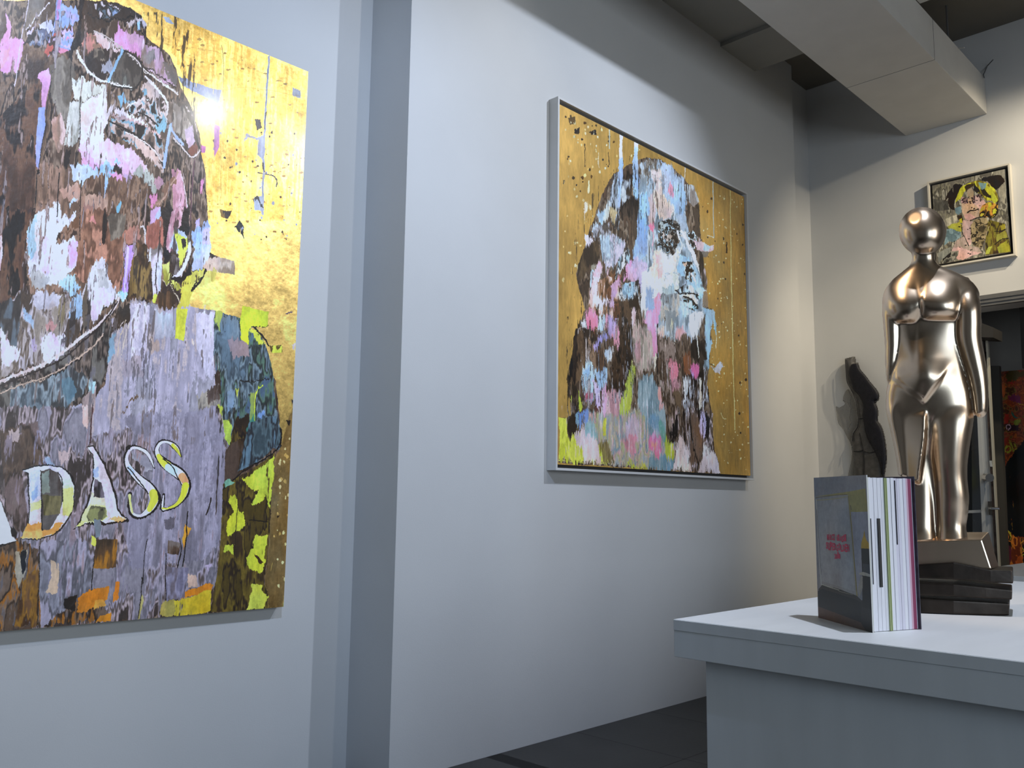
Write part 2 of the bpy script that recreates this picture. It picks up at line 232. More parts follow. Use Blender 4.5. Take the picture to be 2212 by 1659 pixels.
# ------------------------------------------------------------------ stroke tables (crop frame x y scale, then strokes)
SC1 = """
@0 0 3.16
# leaf wear on the gold
G a87f34 .35 6 .4: 940,0 2110,500 2060,1500 1420,1500 1400,1100 1300,700 1200,400
K 3a2c1c/4a3820/9a9aa8 60 14 1.2: 1450,900 2080,900 2060,1640 1440,1640
K a87c34/b8904a 90 26 .5: 1100,150 2090,550 2060,1640 1440,1640 1350,800
G dcc07c .5 4 .5: 1240,600 1460,700 1480,1100 1400,1050
F 9a9cae 1 3: 1210,520 1340,560 1480,620 1506,630 1500,725 1380,655 1250,590
F 9496a8 1 2: 1829,385 1842,385 1818,780 1806,1120 1800,1470 1786,1460 1792,1120 1805,780
F 3c3834 1 1: 1812,770 1822,760 1814,800 1808,880 1803,880
F 9ea0b0 1 4: 1755,960 1770,925 1806,915 1800,1115 1780,1090 1756,1060
F a0a2b0 1 5: 1680,915 1780,930 1775,945 1700,940 1660,975
F a0a0a8 1 1: 1735,1340 1790,1340 1804,1440 1735,1435
L 2c2824 10: 1740,1370 1755,1340 1775,1390 1795,1430
L 242020 7 2: 1794,1130 1796,1190
L 3c3838 8 3: 1760,1185 1850,1195 1885,1230 1880,1270
F bd74a2 1 2: 1465,840 1500,860 1497,1000 1470,1075 1461,1000
F 8a8f9c 1 2: 1998,600 2050,620 2052,672 1994,650
T 2c2620/4a4038 1 1: 1740,810 1775,815 1788,870 1755,880
T 33281c/8a6a34 1 1: 1500,1430 1580,1440 1560,1490 1510,1480
F 2a2620 1 3: 1600,1545 1640,1500 1670,1550 1655,1590 1662,1643 1640,1600
F a8aabc 1 2: 1640,1540 1668,1550 1650,1570
F a2a6b0 1 2: 1110,110 1150,120 1190,170 1130,150
L 6a5430 4 2 .7: 1515,310 1525,460 1518,640
L 8a6a30 3 2 .5: 1510,1000 1506,1400
L 8a6a30 3 2 .5: 1520,620 1700,600 2080,660
L 9a7a38 3 3 .5: 1100,300 1300,330 1480,360 1830,520
# figure
T 3a2a22/5c4636/7d6450/241a15/8f7866/4e3b2e 1 0: 0,0 560,0 800,20 900,65 960,100 1000,170 1000,250 1090,320 1160,380 1200,470 1230,590 1290,700 1330,800 1360,900 1380,1060 1410,1290 1422,1500 1424,1720 1500,1760 1400,1860 1300,1880 1290,2100 1700,2300 1880,2600 1920,2960 1900,3100 1830,3750 1800,4100 1820,4300 -700,4400 -700,0
T 6b5140/8a6a54/a98470/574030 .9 0: 250,1100 600,1180 1000,1250 1180,1500 1100,2000 200,2000 160,1500
T 4a3326/5f4233/70503c/1f1612 1 0: 0,780 90,700 330,480 300,760 240,1150 230,1480 60,1640 0,1640
F df9bcb 1 5: 0,325 65,262 80,250 150,250 172,290 150,400 120,480 100,492 60,488 0,478
F de98c2 1 3: 40,85 70,130 75,190 66,265 20,300 0,335 0,300 45,200
F e8a6b8 .8 4: 0,360 70,300 60,400 0,470
T 5a4838/7d6a56/3c2f26 1 1: 100,30 190,0 160,160 90,110
F 7d6c5c 1 4: 195,0 330,0 290,90 230,150 190,200 160,250 165,160
F c6b8d8 1 3: 180,240 225,180 240,185 215,240 190,255
L c9bcc6 7 2: 195,0 180,120 150,240 100,580
L d8ccd4 7 2: 180,210 240,130 340,30
F 8f9fd2 1 2: 388,0 424,0 415,130 396,200 352,380 326,384 352,270 376,150
F d08ec8 .9 3: 400,0 420,0 410,110 380,190
F 9aaedc 1 6: 400,110 430,60 500,60 540,110 530,150 460,190 400,190
F b2a8dc .9 5: 420,90 470,80 530,130 480,170
F c4c0e2 1 5: 268,150 360,140 382,200 340,215 285,195
T 2a2422/8f96a8/5a5f78/1a1614 1 1: 190,240 290,190 350,230 345,310 260,330 190,290
T e08aa8/8fa4d8/c8b0e0/3a2622/b85a50 1 1: 340,260 420,210 490,180 500,260 490,340 420,370 350,385 300,370
F 171212 1 4: 540,0 582,0 575,100 545,180 556,300 500,350 490,420 468,400 508,250 535,160
F 3b2f27 1 4: 580,8 700,5 800,25 900,62 975,125 985,200 870,150 760,140 700,200 640,210 560,330 545,280 562,120
T 8f9fc0/55636e/332a24/c4b8bc 1 1: 640,25 740,20 830,70 770,115 680,118
L 1a1512 10 2: 600,100 720,130 830,130 960,110
L 1a1512 8 2: 870,150 960,210 1000,280
F 9ab8d4 1 2: 930,140 950,130 955,200 938,210
F c5b4b4 1 3: 860,160 970,120 1000,165 985,210 960,140 880,180
F d296c4 1 5: 818,138 832,200 990,258 975,400 900,350 830,325 780,280 790,210
F c79fb6 .8 6: 860,210 985,262 980,330 880,290
T c9a9bb/b893a8/8a7468/d8b8c8 1 0: 975,270 1090,330 1130,440 1170,500 1205,600 1100,560 1010,470 960,400
F 96867e 1 4: 1000,330 1060,330 1060,400 1010,420 970,390
F 7f6c5e 1 4: 1110,430 1180,440 1210,520 1200,610 1150,540
T 3e3128/8b6a56/c58478/2a211c 1 1: 590,230 650,225 740,270 690,330 600,340 540,330
F bf7f76 .9 5: 570,270 620,240 640,320 590,345
F dcc4c8 1 5: 640,225 700,240 770,290 830,330 720,345 680,300
F 2a211d 1 3: 640,330 790,330 820,345 760,420 740,520 700,560 620,500 560,400
T 5a4d42/7a6c5c/3c322a 1 1: 640,330 700,330 730,400 690,420 640,390
F 9c9ca8 1 5: 700,430 760,400 780,470 760,510 700,490
T 3b322b/5a5046/46403a/6a6a60 1 0: 832,345 940,400 965,470 945,570 900,600 750,590 790,450
L 8fb4d0 18 2: 834,340 800,420 742,555
L e8ddd8 14 3: 528,345 555,420 610,490 680,540 750,562
L c9bab4 8 2: 640,212 760,270 850,340 950,430
L d8ccc4 9 4: 950,440 1040,520 1180,620 1215,650
L 1f1916 10 3: 845,340 940,400 972,470 955,560 900,605 770,590
L e0d4cc 9 3: 760,573 830,590 900,596
L 2a211c 9 3: 960,420 1080,510 1200,610
T 7c7268/8c8276/655b50 1 0: 345,450 430,380 480,400 520,500 485,640 480,840 425,860 330,600
L 241c18 5 1: 485,430 480,540
F c3c4bb 1 5: 488,540 560,530 592,556 720,570 728,612 640,640 572,690 500,660 520,610
F d9dcd4 1 3: 490,540 530,580 530,640 505,660
T bcbcb2/d0cec8/8b887e 1 0: 475,700 560,670 560,900 500,1000 440,1000
F e9dde4 1 7: 560,700 640,640 728,612 735,740 840,740 960,790 1010,840 900,800 760,785 720,870 700,930 740,960 730,1050 640,1060 545,1010 552,850
F f0e6ee 1 9: 600,800 720,760 720,900 690,1000 600,980
F efcbe2 1 8: 545,990 700,930 800,985 900,1040 990,1110 1060,1230 1062,1310 960,1200 880,1180 760,1160 640,1110 545,1090
F e9add2 .85 7: 535,1030 640,1075 700,1110 560,1140
F eab6d8 .8 7: 740,1080 880,1110 890,1190 860,1230 780,1160
T 221c1a/86a4b0/cdb9b4/4a3a32/111010 1 1: 870,700 960,660 1080,640 1145,730 1150,830 1120,900 1060,870 960,790 880,760
F cdb6b0 1 5: 955,600 1010,540 1075,600 1100,680 1010,670
L ded2ce 14 3: 985,520 1080,620 1140,700 1148,780
L e2d2cc 12 3: 870,730 930,690 1000,680
F 7fb0ca 1 4: 800,655 845,640 872,690 830,722
F 7eb0c8 1 3: 965,620 990,610 1000,640 975,650
F 82b0c0 1 4: 1060,850 1130,800 1140,870 1080,920
F cfb0b4 .9 6: 745,790 900,800 1010,850 1090,920 1110,990 1000,900 880,850
T 2a2220/6a564a/c0a8a0/7c9eae/171210 1 1: 760,810 900,830 1010,870 1100,950 1130,1080 1115,1180 1040,1090 940,1010 820,940 745,890
F d9beb9 1 5: 860,905 960,940 1050,1010 1105,1100 1040,1090 960,1030 880,975
L 1a1513 10 3: 760,830 860,890 960,950 1060,1030 1125,1150
L 86a8b8 9 3: 840,950 900,970 930,1000
T 35281f/57463a/8b776b/241a16 1 0: 1140,720 1180,690 1290,700 1330,800 1370,1000 1402,1200 1412,1290 1350,1250 1230,1050 1160,950
T 8d8078/786a60/a09488 1 0: 1180,700 1260,750 1305,860 1260,960 1190,860
F c9b0c4 1 4: 1255,875 1310,870 1332,960 1300,1010 1268,960
F 7b4436 1 4: 1270,1000 1360,970 1360,1030 1310,1070
L 9fb4da 20 2: 1170,850 1140,1000 1120,1140
L 9fb0d0 18 2: 1170,880 1245,985
L cfc0bc 9 2: 1185,940 1260,1030 1320,1072 1370,1030
L b0a09a 7 2: 1270,730 1330,830 1350,920
L 1c1512 12 3: 1320,850 1345,960 1365,1010
L 1c1512 10 3: 1180,950 1260,1030 1330,1080
F cf77ac 1 2: 1370,990 1406,1002 1404,1040 1376,1042
F e3a2cd 1 3: 262,512 290,485 332,470 345,520 330,600 312,750 290,740 288,560
F a2aee4 1 3: 262,735 312,730 292,950 262,1145 245,1130 248,900
F d8a8d4 .9 3: 245,990 280,980 262,1150 245,1130
L 1b1514 5 1: 346,560 305,880 260,1160
F 171110 1 2: 246,1160 262,1156 270,1180 254,1192
L 1b1514 5 1: 545,670 548,880 540,1000
F 171110 1 3: 450,1025 480,1022 468,1120 436,1130
T c9a49c/a98270/8a6f60/d8b8b4 1 0: 345,830 420,780 450,900 440,1010 400,1050 360,940
T 7b5c46/5a4030/8f705a/4a3426 1 0: 560,1230 680,1170 760,1200 900,1200 1020,1220 1050,1350 1010,1500 700,1500
F b7c3e6 1 6: 470,1120 620,1130 685,1110 720,1160 640,1180 550,1240 480,1200
F 9fc0dc .9 5: 640,1130 720,1110 800,1150 740,1200
F f098bc 1 3: 735,1170 830,1192 832,1232 770,1205
F c3a8ce .9 5: 850,1180 905,1200 890,1230 860,1240
F a9c0e2 1 2: 714,1180 736,1180 726,1300 708,1332
F 231a16 1 3: 780,1130 830,1150 830,1190 762,1165
F 9ecfe0 1 3: 775,1100 800,1090 825,1120 790,1125
F b8b8ae 1 5: 900,1180 960,1120 1050,1190 1080,1290 1060,1330 990,1230
F cf9fb4 .9 5: 1060,1210 1110,1190 1120,1260 1080,1300
T b08a78/c09c88/a07a66 1 0: 545,1340 735,1325 725,1520 660,1640 540,1643
T c9a493/b98e7c 1 0: 400,1300 520,1240 560,1300 530,1370 430,1350
L 271c16 5 1: 555,1230 548,1400 545,1640
F f1e4f4 1 6: 360,1380 388,1370 405,1440 440,1480 522,1430 525,1470 400,1640 225,1643 240,1500 330,1500
F bfdcea 1 6: 225,1500 270,1480 300,1560 240,1640 170,1600
F c4cfe0 1 3: 470,1380 530,1340 525,1370 480,1400
F a0705e 1 5: 570,1400 660,1440 620,1500 560,1490
F d99aa8 .8 4: 600,1500 650,1490 660,1510 625,1530
F 6fa0b4 1 3: 795,1390 830,1370 815,1440 790,1470
F 241b17 1 5: 970,1420 1010,1360 1030,1500 990,1540 960,1500
F e28fba 1 5: 1030,1350 1050,1320 1082,1330 1078,1380 1045,1420
F c5a2ca 1 4: 1030,1430 1100,1415 1100,1500 1030,1545
F a8bce4 .9 4: 1060,1480 1100,1420 1100,1510 1080,1540
F 2a1f1a 1 4: 1100,1420 1150,1370 1175,1420 1160,1560 1100,1640
T c48a98/d8a4b4/a87482 1 0: 1170,1150 1235,1150 1280,1420 1230,1640 1150,1643 1180,1400
L e0c4c8 7 2: 1235,1180 1265,1330 1275,1410
F b8a4d4 1 3: 1330,1510 1362,1490 1356,1600 1332,1570
F d68ab6 1 3: 1370,1220 1390,1215 1384,1325 1360,1335
F 86604a 1 4: 1110,1300 1190,1200 1200,1240 1120,1370
L b08d7a 8 2: 1215,1170 1160,1280 1090,1400
L a9897c 6 2: 1312,1080 1296,1300 1290,1640
L 5a3a44 8 2: 1330,1100 1310,1300 1300,1500
L 1b1411 5 1: 405,1180 395,1300 388,1480
L 1b1411 5 1: 250,1190 240,1400 230,1480
L 1b1411 5 1: 715,1430 712,1643
F 9fb0d8 .9 5: 1300,1580 1420,1520 1424,1720 1330,1700
F c8b4dc .9 4: 1360,1600 1420,1560 1424,1760 1380,1750
@0 450 3.16
T 2c1f18/43302a/5b3c2c/6b4a36/1a120e 1 0: 0,0 235,0 180,150 182,520 100,640 60,760 0,760
F e0b0b8 1 4: 0,150 15,200 22,330 10,400 0,400
F f1e6f3 1 7: 330,0 385,20 430,70 450,130 520,20 526,60 400,190 400,235 520,205 532,250 500,460 430,520 300,540 215,520 190,400 178,165 230,140 240,40
F f4d2ea .9 8: 280,180 480,260 490,400 400,470 290,420
F eaa8d8 .9 7: 470,280 530,230 508,420 460,430
F b2d4ea 1 7: 182,160 235,60 250,60 240,280 200,340 186,300
F c9c2bc .9 5: 205,420 300,430 360,500 260,560 205,520
F a6c8e4 1 7: 400,505 515,478 560,540 500,600 440,570
T a5765c/8a5f48/6a4734/b8826a 1 0: 560,20 722,0 850,180 835,540 785,545 700,400 620,380 582,500 508,460 532,250
T 6f4c34/93705a/3b2a1f 1 1: 390,190 540,30 545,150 480,220 400,240
F d88a8a .8 4: 612,80 650,60 664,95 640,110
F 241912 1 3: 705,40 735,20 730,200 720,240 700,250
T 6f6254/8a7c6c/54483c 1 0: 730,40 860,40 850,180 760,220
F a07064 1 5: 850,180 920,110 960,180 930,260 850,250
T 7c5a3c/5a3f2a/3a2a1c/8c7040 1 0: 885,250 1010,240 1040,430 1045,640 960,600 885,640 860,560
F 7a5c2c .8 3: 900,260 935,260 920,560 880,600
F b890d8 1 4: 845,265 925,260 890,440 868,570 835,640 822,600 850,440
F d8c0e8 .9 3: 860,270 885,270 870,420 850,560
F b2dce8 1 3: 800,572 872,568 850,632 825,635
L ecdce0 6 2: 800,580 850,620 850,520
F 2a1d14 1 3: 970,100 1010,10 1010,140 985,200
L d4cccc 10 3: 955,120 985,150 995,240
T b87060/8f5646/a86858 1 0: 1000,120 1110,60 1120,240 1040,260 1000,240
F f0e8ec 1 4: 1010,250 1040,250 1040,360 1015,350
F e4d8dc 1 7: 620,375 700,330 740,480 800,560 812,600 640,780 600,720 560,640 580,520 600,500
F efd3e4 .9 7: 660,540 750,590 790,610 650,760 610,730
F c9bcb4 1 5: 660,400 720,440 740,540 680,560
T c7ccd8/d9cad8/8a7f7c 1 0: 1035,260 1110,265 1105,350 1090,620 1060,650 1040,620 1030,350
L 2a2220 6 2: 1065,380 1060,500 1070,600
F 1f1815 1 4: 1110,300 1150,60 1200,0 1290,0 1290,200 1240,150 1180,150 1150,260 1160,360 1120,360
T c4909c/d8aeb8/b07c88 1 0: 1170,0 1250,0 1240,110 1200,170 1180,330 1135,260 1150,100
F b9c4d8 1 5: 1190,150 1240,140 1280,200 1285,300 1250,340 1180,320 1160,260
F d4de56 1 4: 1185,165 1240,190 1285,210 1282,280 1250,350 1225,430 1205,380 1210,260
F 2a231d 1 3: 1238,215 1270,210 1266,262 1242,272
T 8a7f7c/4a3f3a/c9bcc4 1 0: 1160,340 1220,350 1230,440 1180,450
T c9d052/a09838/d8dc7a 1 0: 1105,370 1160,370 1150,440 1240,540 1210,570 1120,490
F c4ab9c 1 5: 1380,320 1500,350 1480,440 1370,412
T a39086/bfb0a8/857468 .9 0: 1498,342 1600,358 1596,452 1485,432
F d6d25a 1 4: 1280,440 1400,415 1310,560 1290,660 1255,900 1195,900 1190,850 1205,680 1240,620 1240,520
F dfe54c 1 2: 1205,685 1282,690 1255,905 1192,890
T c9c058/b8b050/d8d070 .8 0: 1300,440 1480,420 1460,500 1400,520 1310,560
F dde85a 1 3: 1045,590 1082,590 1070,650 1032,652
L dcd6ea 24 3: 1295,240 1285,330 1240,430 1180,470
F 1a1512 1 4: 1150,462 1230,470 1270,440 1300,388 1305,450 1230,512 1180,490
L 221914 14 3: 1400,420 1360,500 1310,560
L c8b8a0 7 2: 1110,470 1190,580 1230,640
L 3a2a1c 7 3: 1140,480 1200,560 1230,600
T 4a3420/6a4a30/382818 1 0: 1080,560 1200,600 1190,690 1140,680 1060,650
F bcc6e2 .9 5: 1330,250 1425,240 1422,320 1370,420 1310,420
F a8bedf .9 4: 1340,180 1380,180 1370,330 1330,360
T a9a3ae/918c96/bab1c2/9f98a8/b8a8a8/807a84 1 2: 890,610 1040,655 1150,690 1290,670 1470,700 1480,900 1465,1200 1560,1300 1580,2000 0,2000 0,1500 560,1400 720,1200 760,760 870,740
T 5a4a40/3f342d/7c6a5e/2a221e/6a645c 1 0: 0,1170 300,1090 560,900 740,760 765,800 760,900 740,1080 700,1200 560,1330 300,1450 0,1560
T 6f7c84/4a5258/8f9aa0/3a3a3a 1 0: 80,1220 280,1170 480,1090 600,1150 560,1290 300,1420 60,1440
F 5f7c88 .8 6: 430,1160 480,1150 520,1240 480,1340 440,1300
F 7fb0b8 .8 3: 90,1400 210,1395 205,1405 130,1415 130,1450 105,1480 100,1410
T 8f97a8/a9a6b4/6d6a74 1 2: 260,1400 560,1340 620,1640 260,1640
T 6f5850/8a7068/a9888c/544640 1 0: 0,1450 260,1400 260,1643 0,1643
T 998a7e/b8aaa8/6b5b4e/c9bdc4/48392e 1 0: 0,700 60,650 140,540 200,600 460,600 570,760 520,930 380,1030 200,1080 0,1140
F efd0e6 1 7: 285,880 330,830 380,850 440,860 445,960 400,1010 320,1060 270,960
F f0cfe2 1 7: 0,812 40,830 60,900 122,985 110,1040 0,1060
F cf9490 .9 5: 300,770 350,755 380,790 350,820 310,812
T d0cad4/c2bcc8/b0a4a8 1 0: 240,560 470,600 420,650 300,700 200,640
F b9a4c4 .8 5: 210,890 240,860 250,960 220,980
F a8c4e2 1 6: 470,640 560,560 600,640 560,740 470,800
F e9cfe4 .9 5: 620,700 690,640 720,680 640,770
F 6a5a4a 1 3: 595,480 610,660 600,800 570,830 560,740
T 231c1a/3c3430/5f6870 1 0: 0,640 90,620 140,560 145,700 110,960 80,920 0,800
F c2cfe0 .9 4: 160,680 240,760 230,820 170,760
T 6a5a3c/8a7a5c .9 0: 400,620 440,580 450,700 420,800 395,760
L e0cac8 18 3: 0,1175 120,1130 250,1085 380,1010 500,930 600,850 700,770 780,680 812,612
L 2a1e1a 8 3: 0,1205 250,1110 450,1010 600,880 720,760 800,640
L c4a894 9 4: 0,1255 160,1200 300,1150 480,1060 620,960 700,870
L 1d1613 12 4: 320,1140 400,1120 560,1020
F 3a2c20 1 6: 800,690 880,640 880,760 860,790 780,860 740,900
L c9b49c 5 2: 860,760 820,880 805,1000
L d8c8b8 5 2: 880,780 850,900 830,1000
L c9b8b0 4 2: 845,760 800,860
T d3c6d6/bfb6c8/e0d4de .85 2: 890,640 1020,670 1000,1000 900,1080 880,820
T d8cede/c9c2d4 .9 2: 1340,715 1470,710 1478,900 1450,1180 1400,1130 1340,950
F c0a494 .8 6: 1020,900 1080,880 1100,960 1040,1000
F b4a0a4 .7 6: 830,1040 960,1000 980,1140 860,1160
T c4d0dc/b4b4c0 .8 2: 1050,700 1180,720 1190,860 1060,880
F e6d0c8 1 2: 1310,890 1328,880 1328,920 1314,925
L 58505a 8 4 .8: 985,960 980,1080 975,1220
L 6a5f68 5 2 .8: 870,820 865,1100
F 7d99aa .9 5: 750,900 800,860 790,1000 745,1080
T c8b0b0/b09894/8d7c78 1 0: 565,1290 660,1200 640,1380 600,1510 565,1490
F a8c4c4 1 5: 600,1170 660,1180 640,1260 600,1260
L 4a2c2a 6 2: 628,1360 620,1600
T 7c7468/a89c88/5a5048 .8 0: 1340,1290 1500,1200 1520,1640 1400,1500
F 4a3a34 .8 5: 1410,1250 1500,1200 1490,1320 1420,1340
L 6a5038 10 5: 830,1370 910,1300 940,1260
L 8a7464 7 4: 920,1440 1040,1390
# sleeve
T 5d6f7c/3f4a52/74848c/2c302e/56705f/4a5c70 1 0: 1465,700 1640,745 1700,800 1790,880 1850,1060 1890,1380 1925,1520 1920,1640 1560,1640 1500,1300 1455,1000
F 73828c 1 5: 1500,720 1640,760 1640,890 1520,890
F 7d98b4 .9 5: 1540,1260 1600,1230 1590,1360 1550,1400
F 88a8dc .9 3: 1760,1400 1810,1370 1810,1400 1770,1440
F c8d53a 1 3: 1662,665 1835,705 1830,800 1720,806 1700,830 1690,935 1650,900 1645,745
F b2bf58 1 4: 1465,700 1520,712 1505,860 1478,790
F 8e7f86 1 4: 1560,900 1665,895 1690,935 1700,1010 1590,1025
T b9c23a/5c4a20/c9d24a 1 1: 1835,938 1922,932 1932,985 1850,988
F c0c945 .95 5: 1700,830 1760,815 1800,925 1750,900
L 24201c 12 3: 1735,810 1790,870 1830,935
L 24201c 8 3: 1720,810 1830,800
F b3cc52 1 4: 1520,1440 1560,1440 1582,1500 1560,1605 1530,1570
T 2a1d12/3a2814/1d1410/5a481c 1 0: 1560,1620 1610,1420 1700,1400 1720,1643 1560,1643
L c9d83e 8 2: 1790,1210 1750,1265 1735,1450 1740,1643
F 9ab058 .9 4: 1710,1270 1750,1240 1730,1400 1705,1480
F 3a8070 .8 4: 1680,1500 1740,1380 1730,1480 1700,1600
F c8cf48 .8 4: 1600,1260 1625,1220 1620,1300
T 1c140f/3a2a20 1 0: 1460,1130 1500,1110 1510,1280 1480,1250
F b8c848 .9 4: 1490,1340 1520,1360 1510,1600 1490,1600
L 1c1410 8 3: 1640,1170 1740,1180 1860,1150
L 1c1410 8 3: 1885,1480 1920,1520 1915,1640
F 24202a 1 2: 1955,1450 1985,1445 1970,1480
F 24202a 1 2: 1990,1310 2003,1320 1998,1345
L 5a4a58 9 3: 1960,715 1990,708
F b0b0bc 1 4: 1990,930 2016,920 2014,960
@0 880 3.16
T 8e8790/6f6a72/a59aa8/584c48/b3a0a4/3a302c 1 0: 0,0 565,0 600,200 1500,0 1555,300 1525,500 1515,900 1480,1200 1300,1420 0,1530
T 9c95a6/8a8494/aaa2b4/7a7480 .9 2: 800,60 1480,0 1540,300 1510,900 1380,1040 900,1100 820,760 1000,700 1060,300
T 5a4636/3a2c22/7a5f48/9c6220/2a1e16/6d5a4c 1 0: -600,920 150,900 300,1000 520,1300 650,1240 760,1440 0,1530 -600,1560
T 77757e/8f8d98/5d5a60/a49cac 1 0: 280,920 600,900 640,1240 520,1320 280,1500 260,1100
T 6a4a2c/8f6420/4a3018/3a2414 1 0: 150,1140 270,1100 260,1500 100,1500
T 4a3a30/5e4a3c/382a22/6f5c58 1 0: 0,150 260,100 300,400 150,430 200,820 130,860 40,700
F c2a8a4 1 5: 400,290 480,260 470,340 420,380
F c9b4b4 .8 5: 60,170 130,150 120,240 70,230
F a8b4c8 1 5: 290,370 340,320 370,360 350,410
F e9c4bc .9 4: 565,0 625,0 600,150 570,100
L 3a241f 6 1: 628,0 615,240
T 3c322c/2a2320/5c5450 1 0: 280,430 340,415 390,440 425,520 425,640 400,740 340,830 285,840
T b9b4bc/8f8a94 1 0: 900,300 1000,330 1040,420 1000,430 900,340
D 6: -300,-2800 2000,-2800 2000,1600 -300,1600
F 2a1f19 .75 2 1.0: -300,-2700 1300,-2700 1450,-900 900,-700 0,-200 -300,0
F c9b4b4 .6 2 1.12: -300,-2700 1000,-2700 1300,-1400 700,-800 0,-300
F d8d0dc .5 2 1.0: 0,-200 700,-700 1480,-700 1520,600 1500,1300 0,1500
F 3a302c .6 2 1.0: 0,-300 700,-800 1480,-500 1520,600 1500,1400 0,1500
F 9a8a9c .5 2 .9: 0,200 600,100 1500,300 1500,1200 300,1300
F 1f1810 .7 2 .95: 1480,0 1900,0 1860,1300 1460,1400
@0 0 3.16
L e8ddd8 13 2: 528,345 555,420 610,490 680,540 750,562
L 8fb4d0 16 2: 834,340 800,420 742,555
L c9bab4 8 2: 640,212 760,270 850,340 950,430
L d8ccc4 9 3: 950,440 1040,520 1180,620 1215,650
L 1f1916 10 2: 845,340 940,400 972,470 955,560 900,605 770,590
L e0d4cc 9 2: 760,573 830,590 900,596
L 1a1513 11 3: 750,830 860,880 960,950 1060,1030 1125,1150
L 15110f 9 3: 940,760 1020,800 1080,860
L ded2ce 12 3: 985,520 1080,620 1140,700 1148,780
L d9c8c2 10 3: 860,905 960,950 1050,1020 1105,1100
F e3a2cd 1 2: 262,512 290,485 332,470 345,520 330,600 312,750 290,740 288,560
F a2aee4 1 2: 262,735 312,730 292,950 262,1145 245,1130 248,900
L 1b1514 5 1: 346,560 305,880 260,1160
F 171110 1 2: 246,1160 262,1156 270,1180 254,1192
L 9fb4da 18 2: 1170,850 1140,1000 1120,1140
L 9fb0d0 14 2: 1170,880 1245,985
L cfc0bc 9 2: 1185,940 1260,1030 1320,1072 1370,1030
L 1c1512 12 2: 1320,850 1345,960 1365,1010
L 1b1514 5 1: 545,670 548,880 540,1000
L 271c16 6 1: 555,1230 548,1400 545,1640
L 1b1411 6 1: 405,1180 395,1300 388,1480
L 1b1411 6 1: 250,1190 240,1400 230,1480
L 1b1411 6 1: 715,1430 712,1643
L 5a3a44 7 2: 1330,1100 1310,1300 1300,1500
@0 450 3.16
L dcd6ea 22 3: 1295,240 1285,330 1240,430 1180,470
F 1a1512 1 3: 1150,462 1230,470 1270,440 1300,388 1305,450 1230,512 1180,490
F dfe54c 1 2: 1205,685 1282,690 1255,905 1192,890
L e0cac8 16 2: 0,1175 120,1130 250,1085 380,1010 500,930 600,850 700,770 780,680 812,612
L 2a1e1a 9 2: 0,1205 250,1110 450,1010 600,880 720,760 800,640
L c4a894 8 3: 0,1255 160,1200 300,1150 480,1060 620,960 700,870
F c8d53a 1 2: 1662,665 1835,705 1830,800 1720,806 1700,830 1690,935 1650,900 1645,745
F b3cc52 1 3: 1520,1440 1560,1440 1582,1500 1560,1605 1530,1570
L 24201c 10 2: 1735,810 1790,870 1830,935
L 4a2c2a 6 1: 628,1360 620,1600
@0 880 3.16
V6
F 1a1412 1 3: -30,580 20,680 55,790 90,830 95,890 130,915 0,955
F e4e4e6 1 2: -300,500 -60,420 0,640 30,720 70,810 85,880 120,912 0,940 -300,960
F 1c1614 1 3: 150,430 240,392 330,385 425,400 500,460 520,540 510,640 480,740 430,830 340,890 240,905 150,905 195,800 198,620 185,450
F e4dbe8 1 2: 155,436 240,402 330,395 420,408 480,460 510,540 502,640 470,740 420,820 340,880 240,895 155,900 200,800 205,620 195,448
F cfd4ea 1 4: 205,440 270,420 280,600 215,620
F 9db4dc .9 5: 225,560 260,520 270,600 230,640
F e2e4a0 1 4: 207,650 286,640 286,700 205,715
F dcdc8a 1 6: 425,530 510,540 500,650 470,740 430,730 425,640
F c6dcc8 .8 5: 430,480 500,480 510,560 430,550
F dfa055 1 5: 155,900 200,800 285,790 340,830 385,780 440,780 400,835 340,880 240,895
F e8b86c 1 4: 170,850 280,840 290,890 160,900
T 2c2420/463a34/57504c 1 0: 282,432 330,418 392,445 425,520 425,640 400,735 335,832 286,840
F 8a9488 .9 5: 285,440 320,430 335,590 290,600
T 5c5434/46401f/746a44 .9 0: 290,600 420,610 410,720 300,740
L 171210 7 2: 278,430 284,560 286,840
L 171210 7 2: 390,440 425,500 428,640
F 181210 1 3: 588,270 640,258 712,385 770,525 812,700 840,735 885,760 885,778 720,800 600,800 500,838 545,780 608,600 630,470 628,320
F e4d9e8 1 2: 595,276 635,266 700,390 760,530 800,700 830,742 872,762 720,790 690,771 735,742 722,680 622,660 590,750 602,790 512,826 560,780 622,600 642,470 636,320
F 9fb4d8 .9 4: 632,420 660,400 670,470 636,480
F e8dcc0 1 4: 622,590 712,610 730,700 610,700 
F dee29a 1 4: 580,700 620,662 722,670 740,745 690,770 600,790 560,780
F e6e682 1 4: 515,825 560,782 600,790 560,812
F e9a868 .9 5: 740,760 830,745 870,762 800,785
T 453c3c/2a2424/6a6068 1 0: 645,485 690,512 715,612 638,618
T 2a241c/5c5a40/8a8a58 1 1: 625,670 722,682 732,742 690,768 605,780 592,745
L 1a1210 26 3: 1050,405,12 1010,320,28 950,275,26 900,272,26 860,325,26 868,400,42 940,480,58 1030,560,74 1060,630,72 1025,705,56 960,742,40 900,722,24 880,650,24 880,590,30
L e6dcec 20 1: 1050,405,6 1010,320,22 950,280,18 900,280,18 866,330,18 874,400,32 940,480,46 1025,560,60 1050,630,58 1020,698,42 960,738,22 905,718,14 888,650,14 882,600,22
L 1a1210 20 3: 1232,335,12 1200,275,36 1150,238,26 1100,238,28 1068,290,34 1090,350,50 1150,410,72 1240,465,78 1272,535,66 1250,610,52 1200,668,34 1140,692,22 1105,690,26 1112,590,20
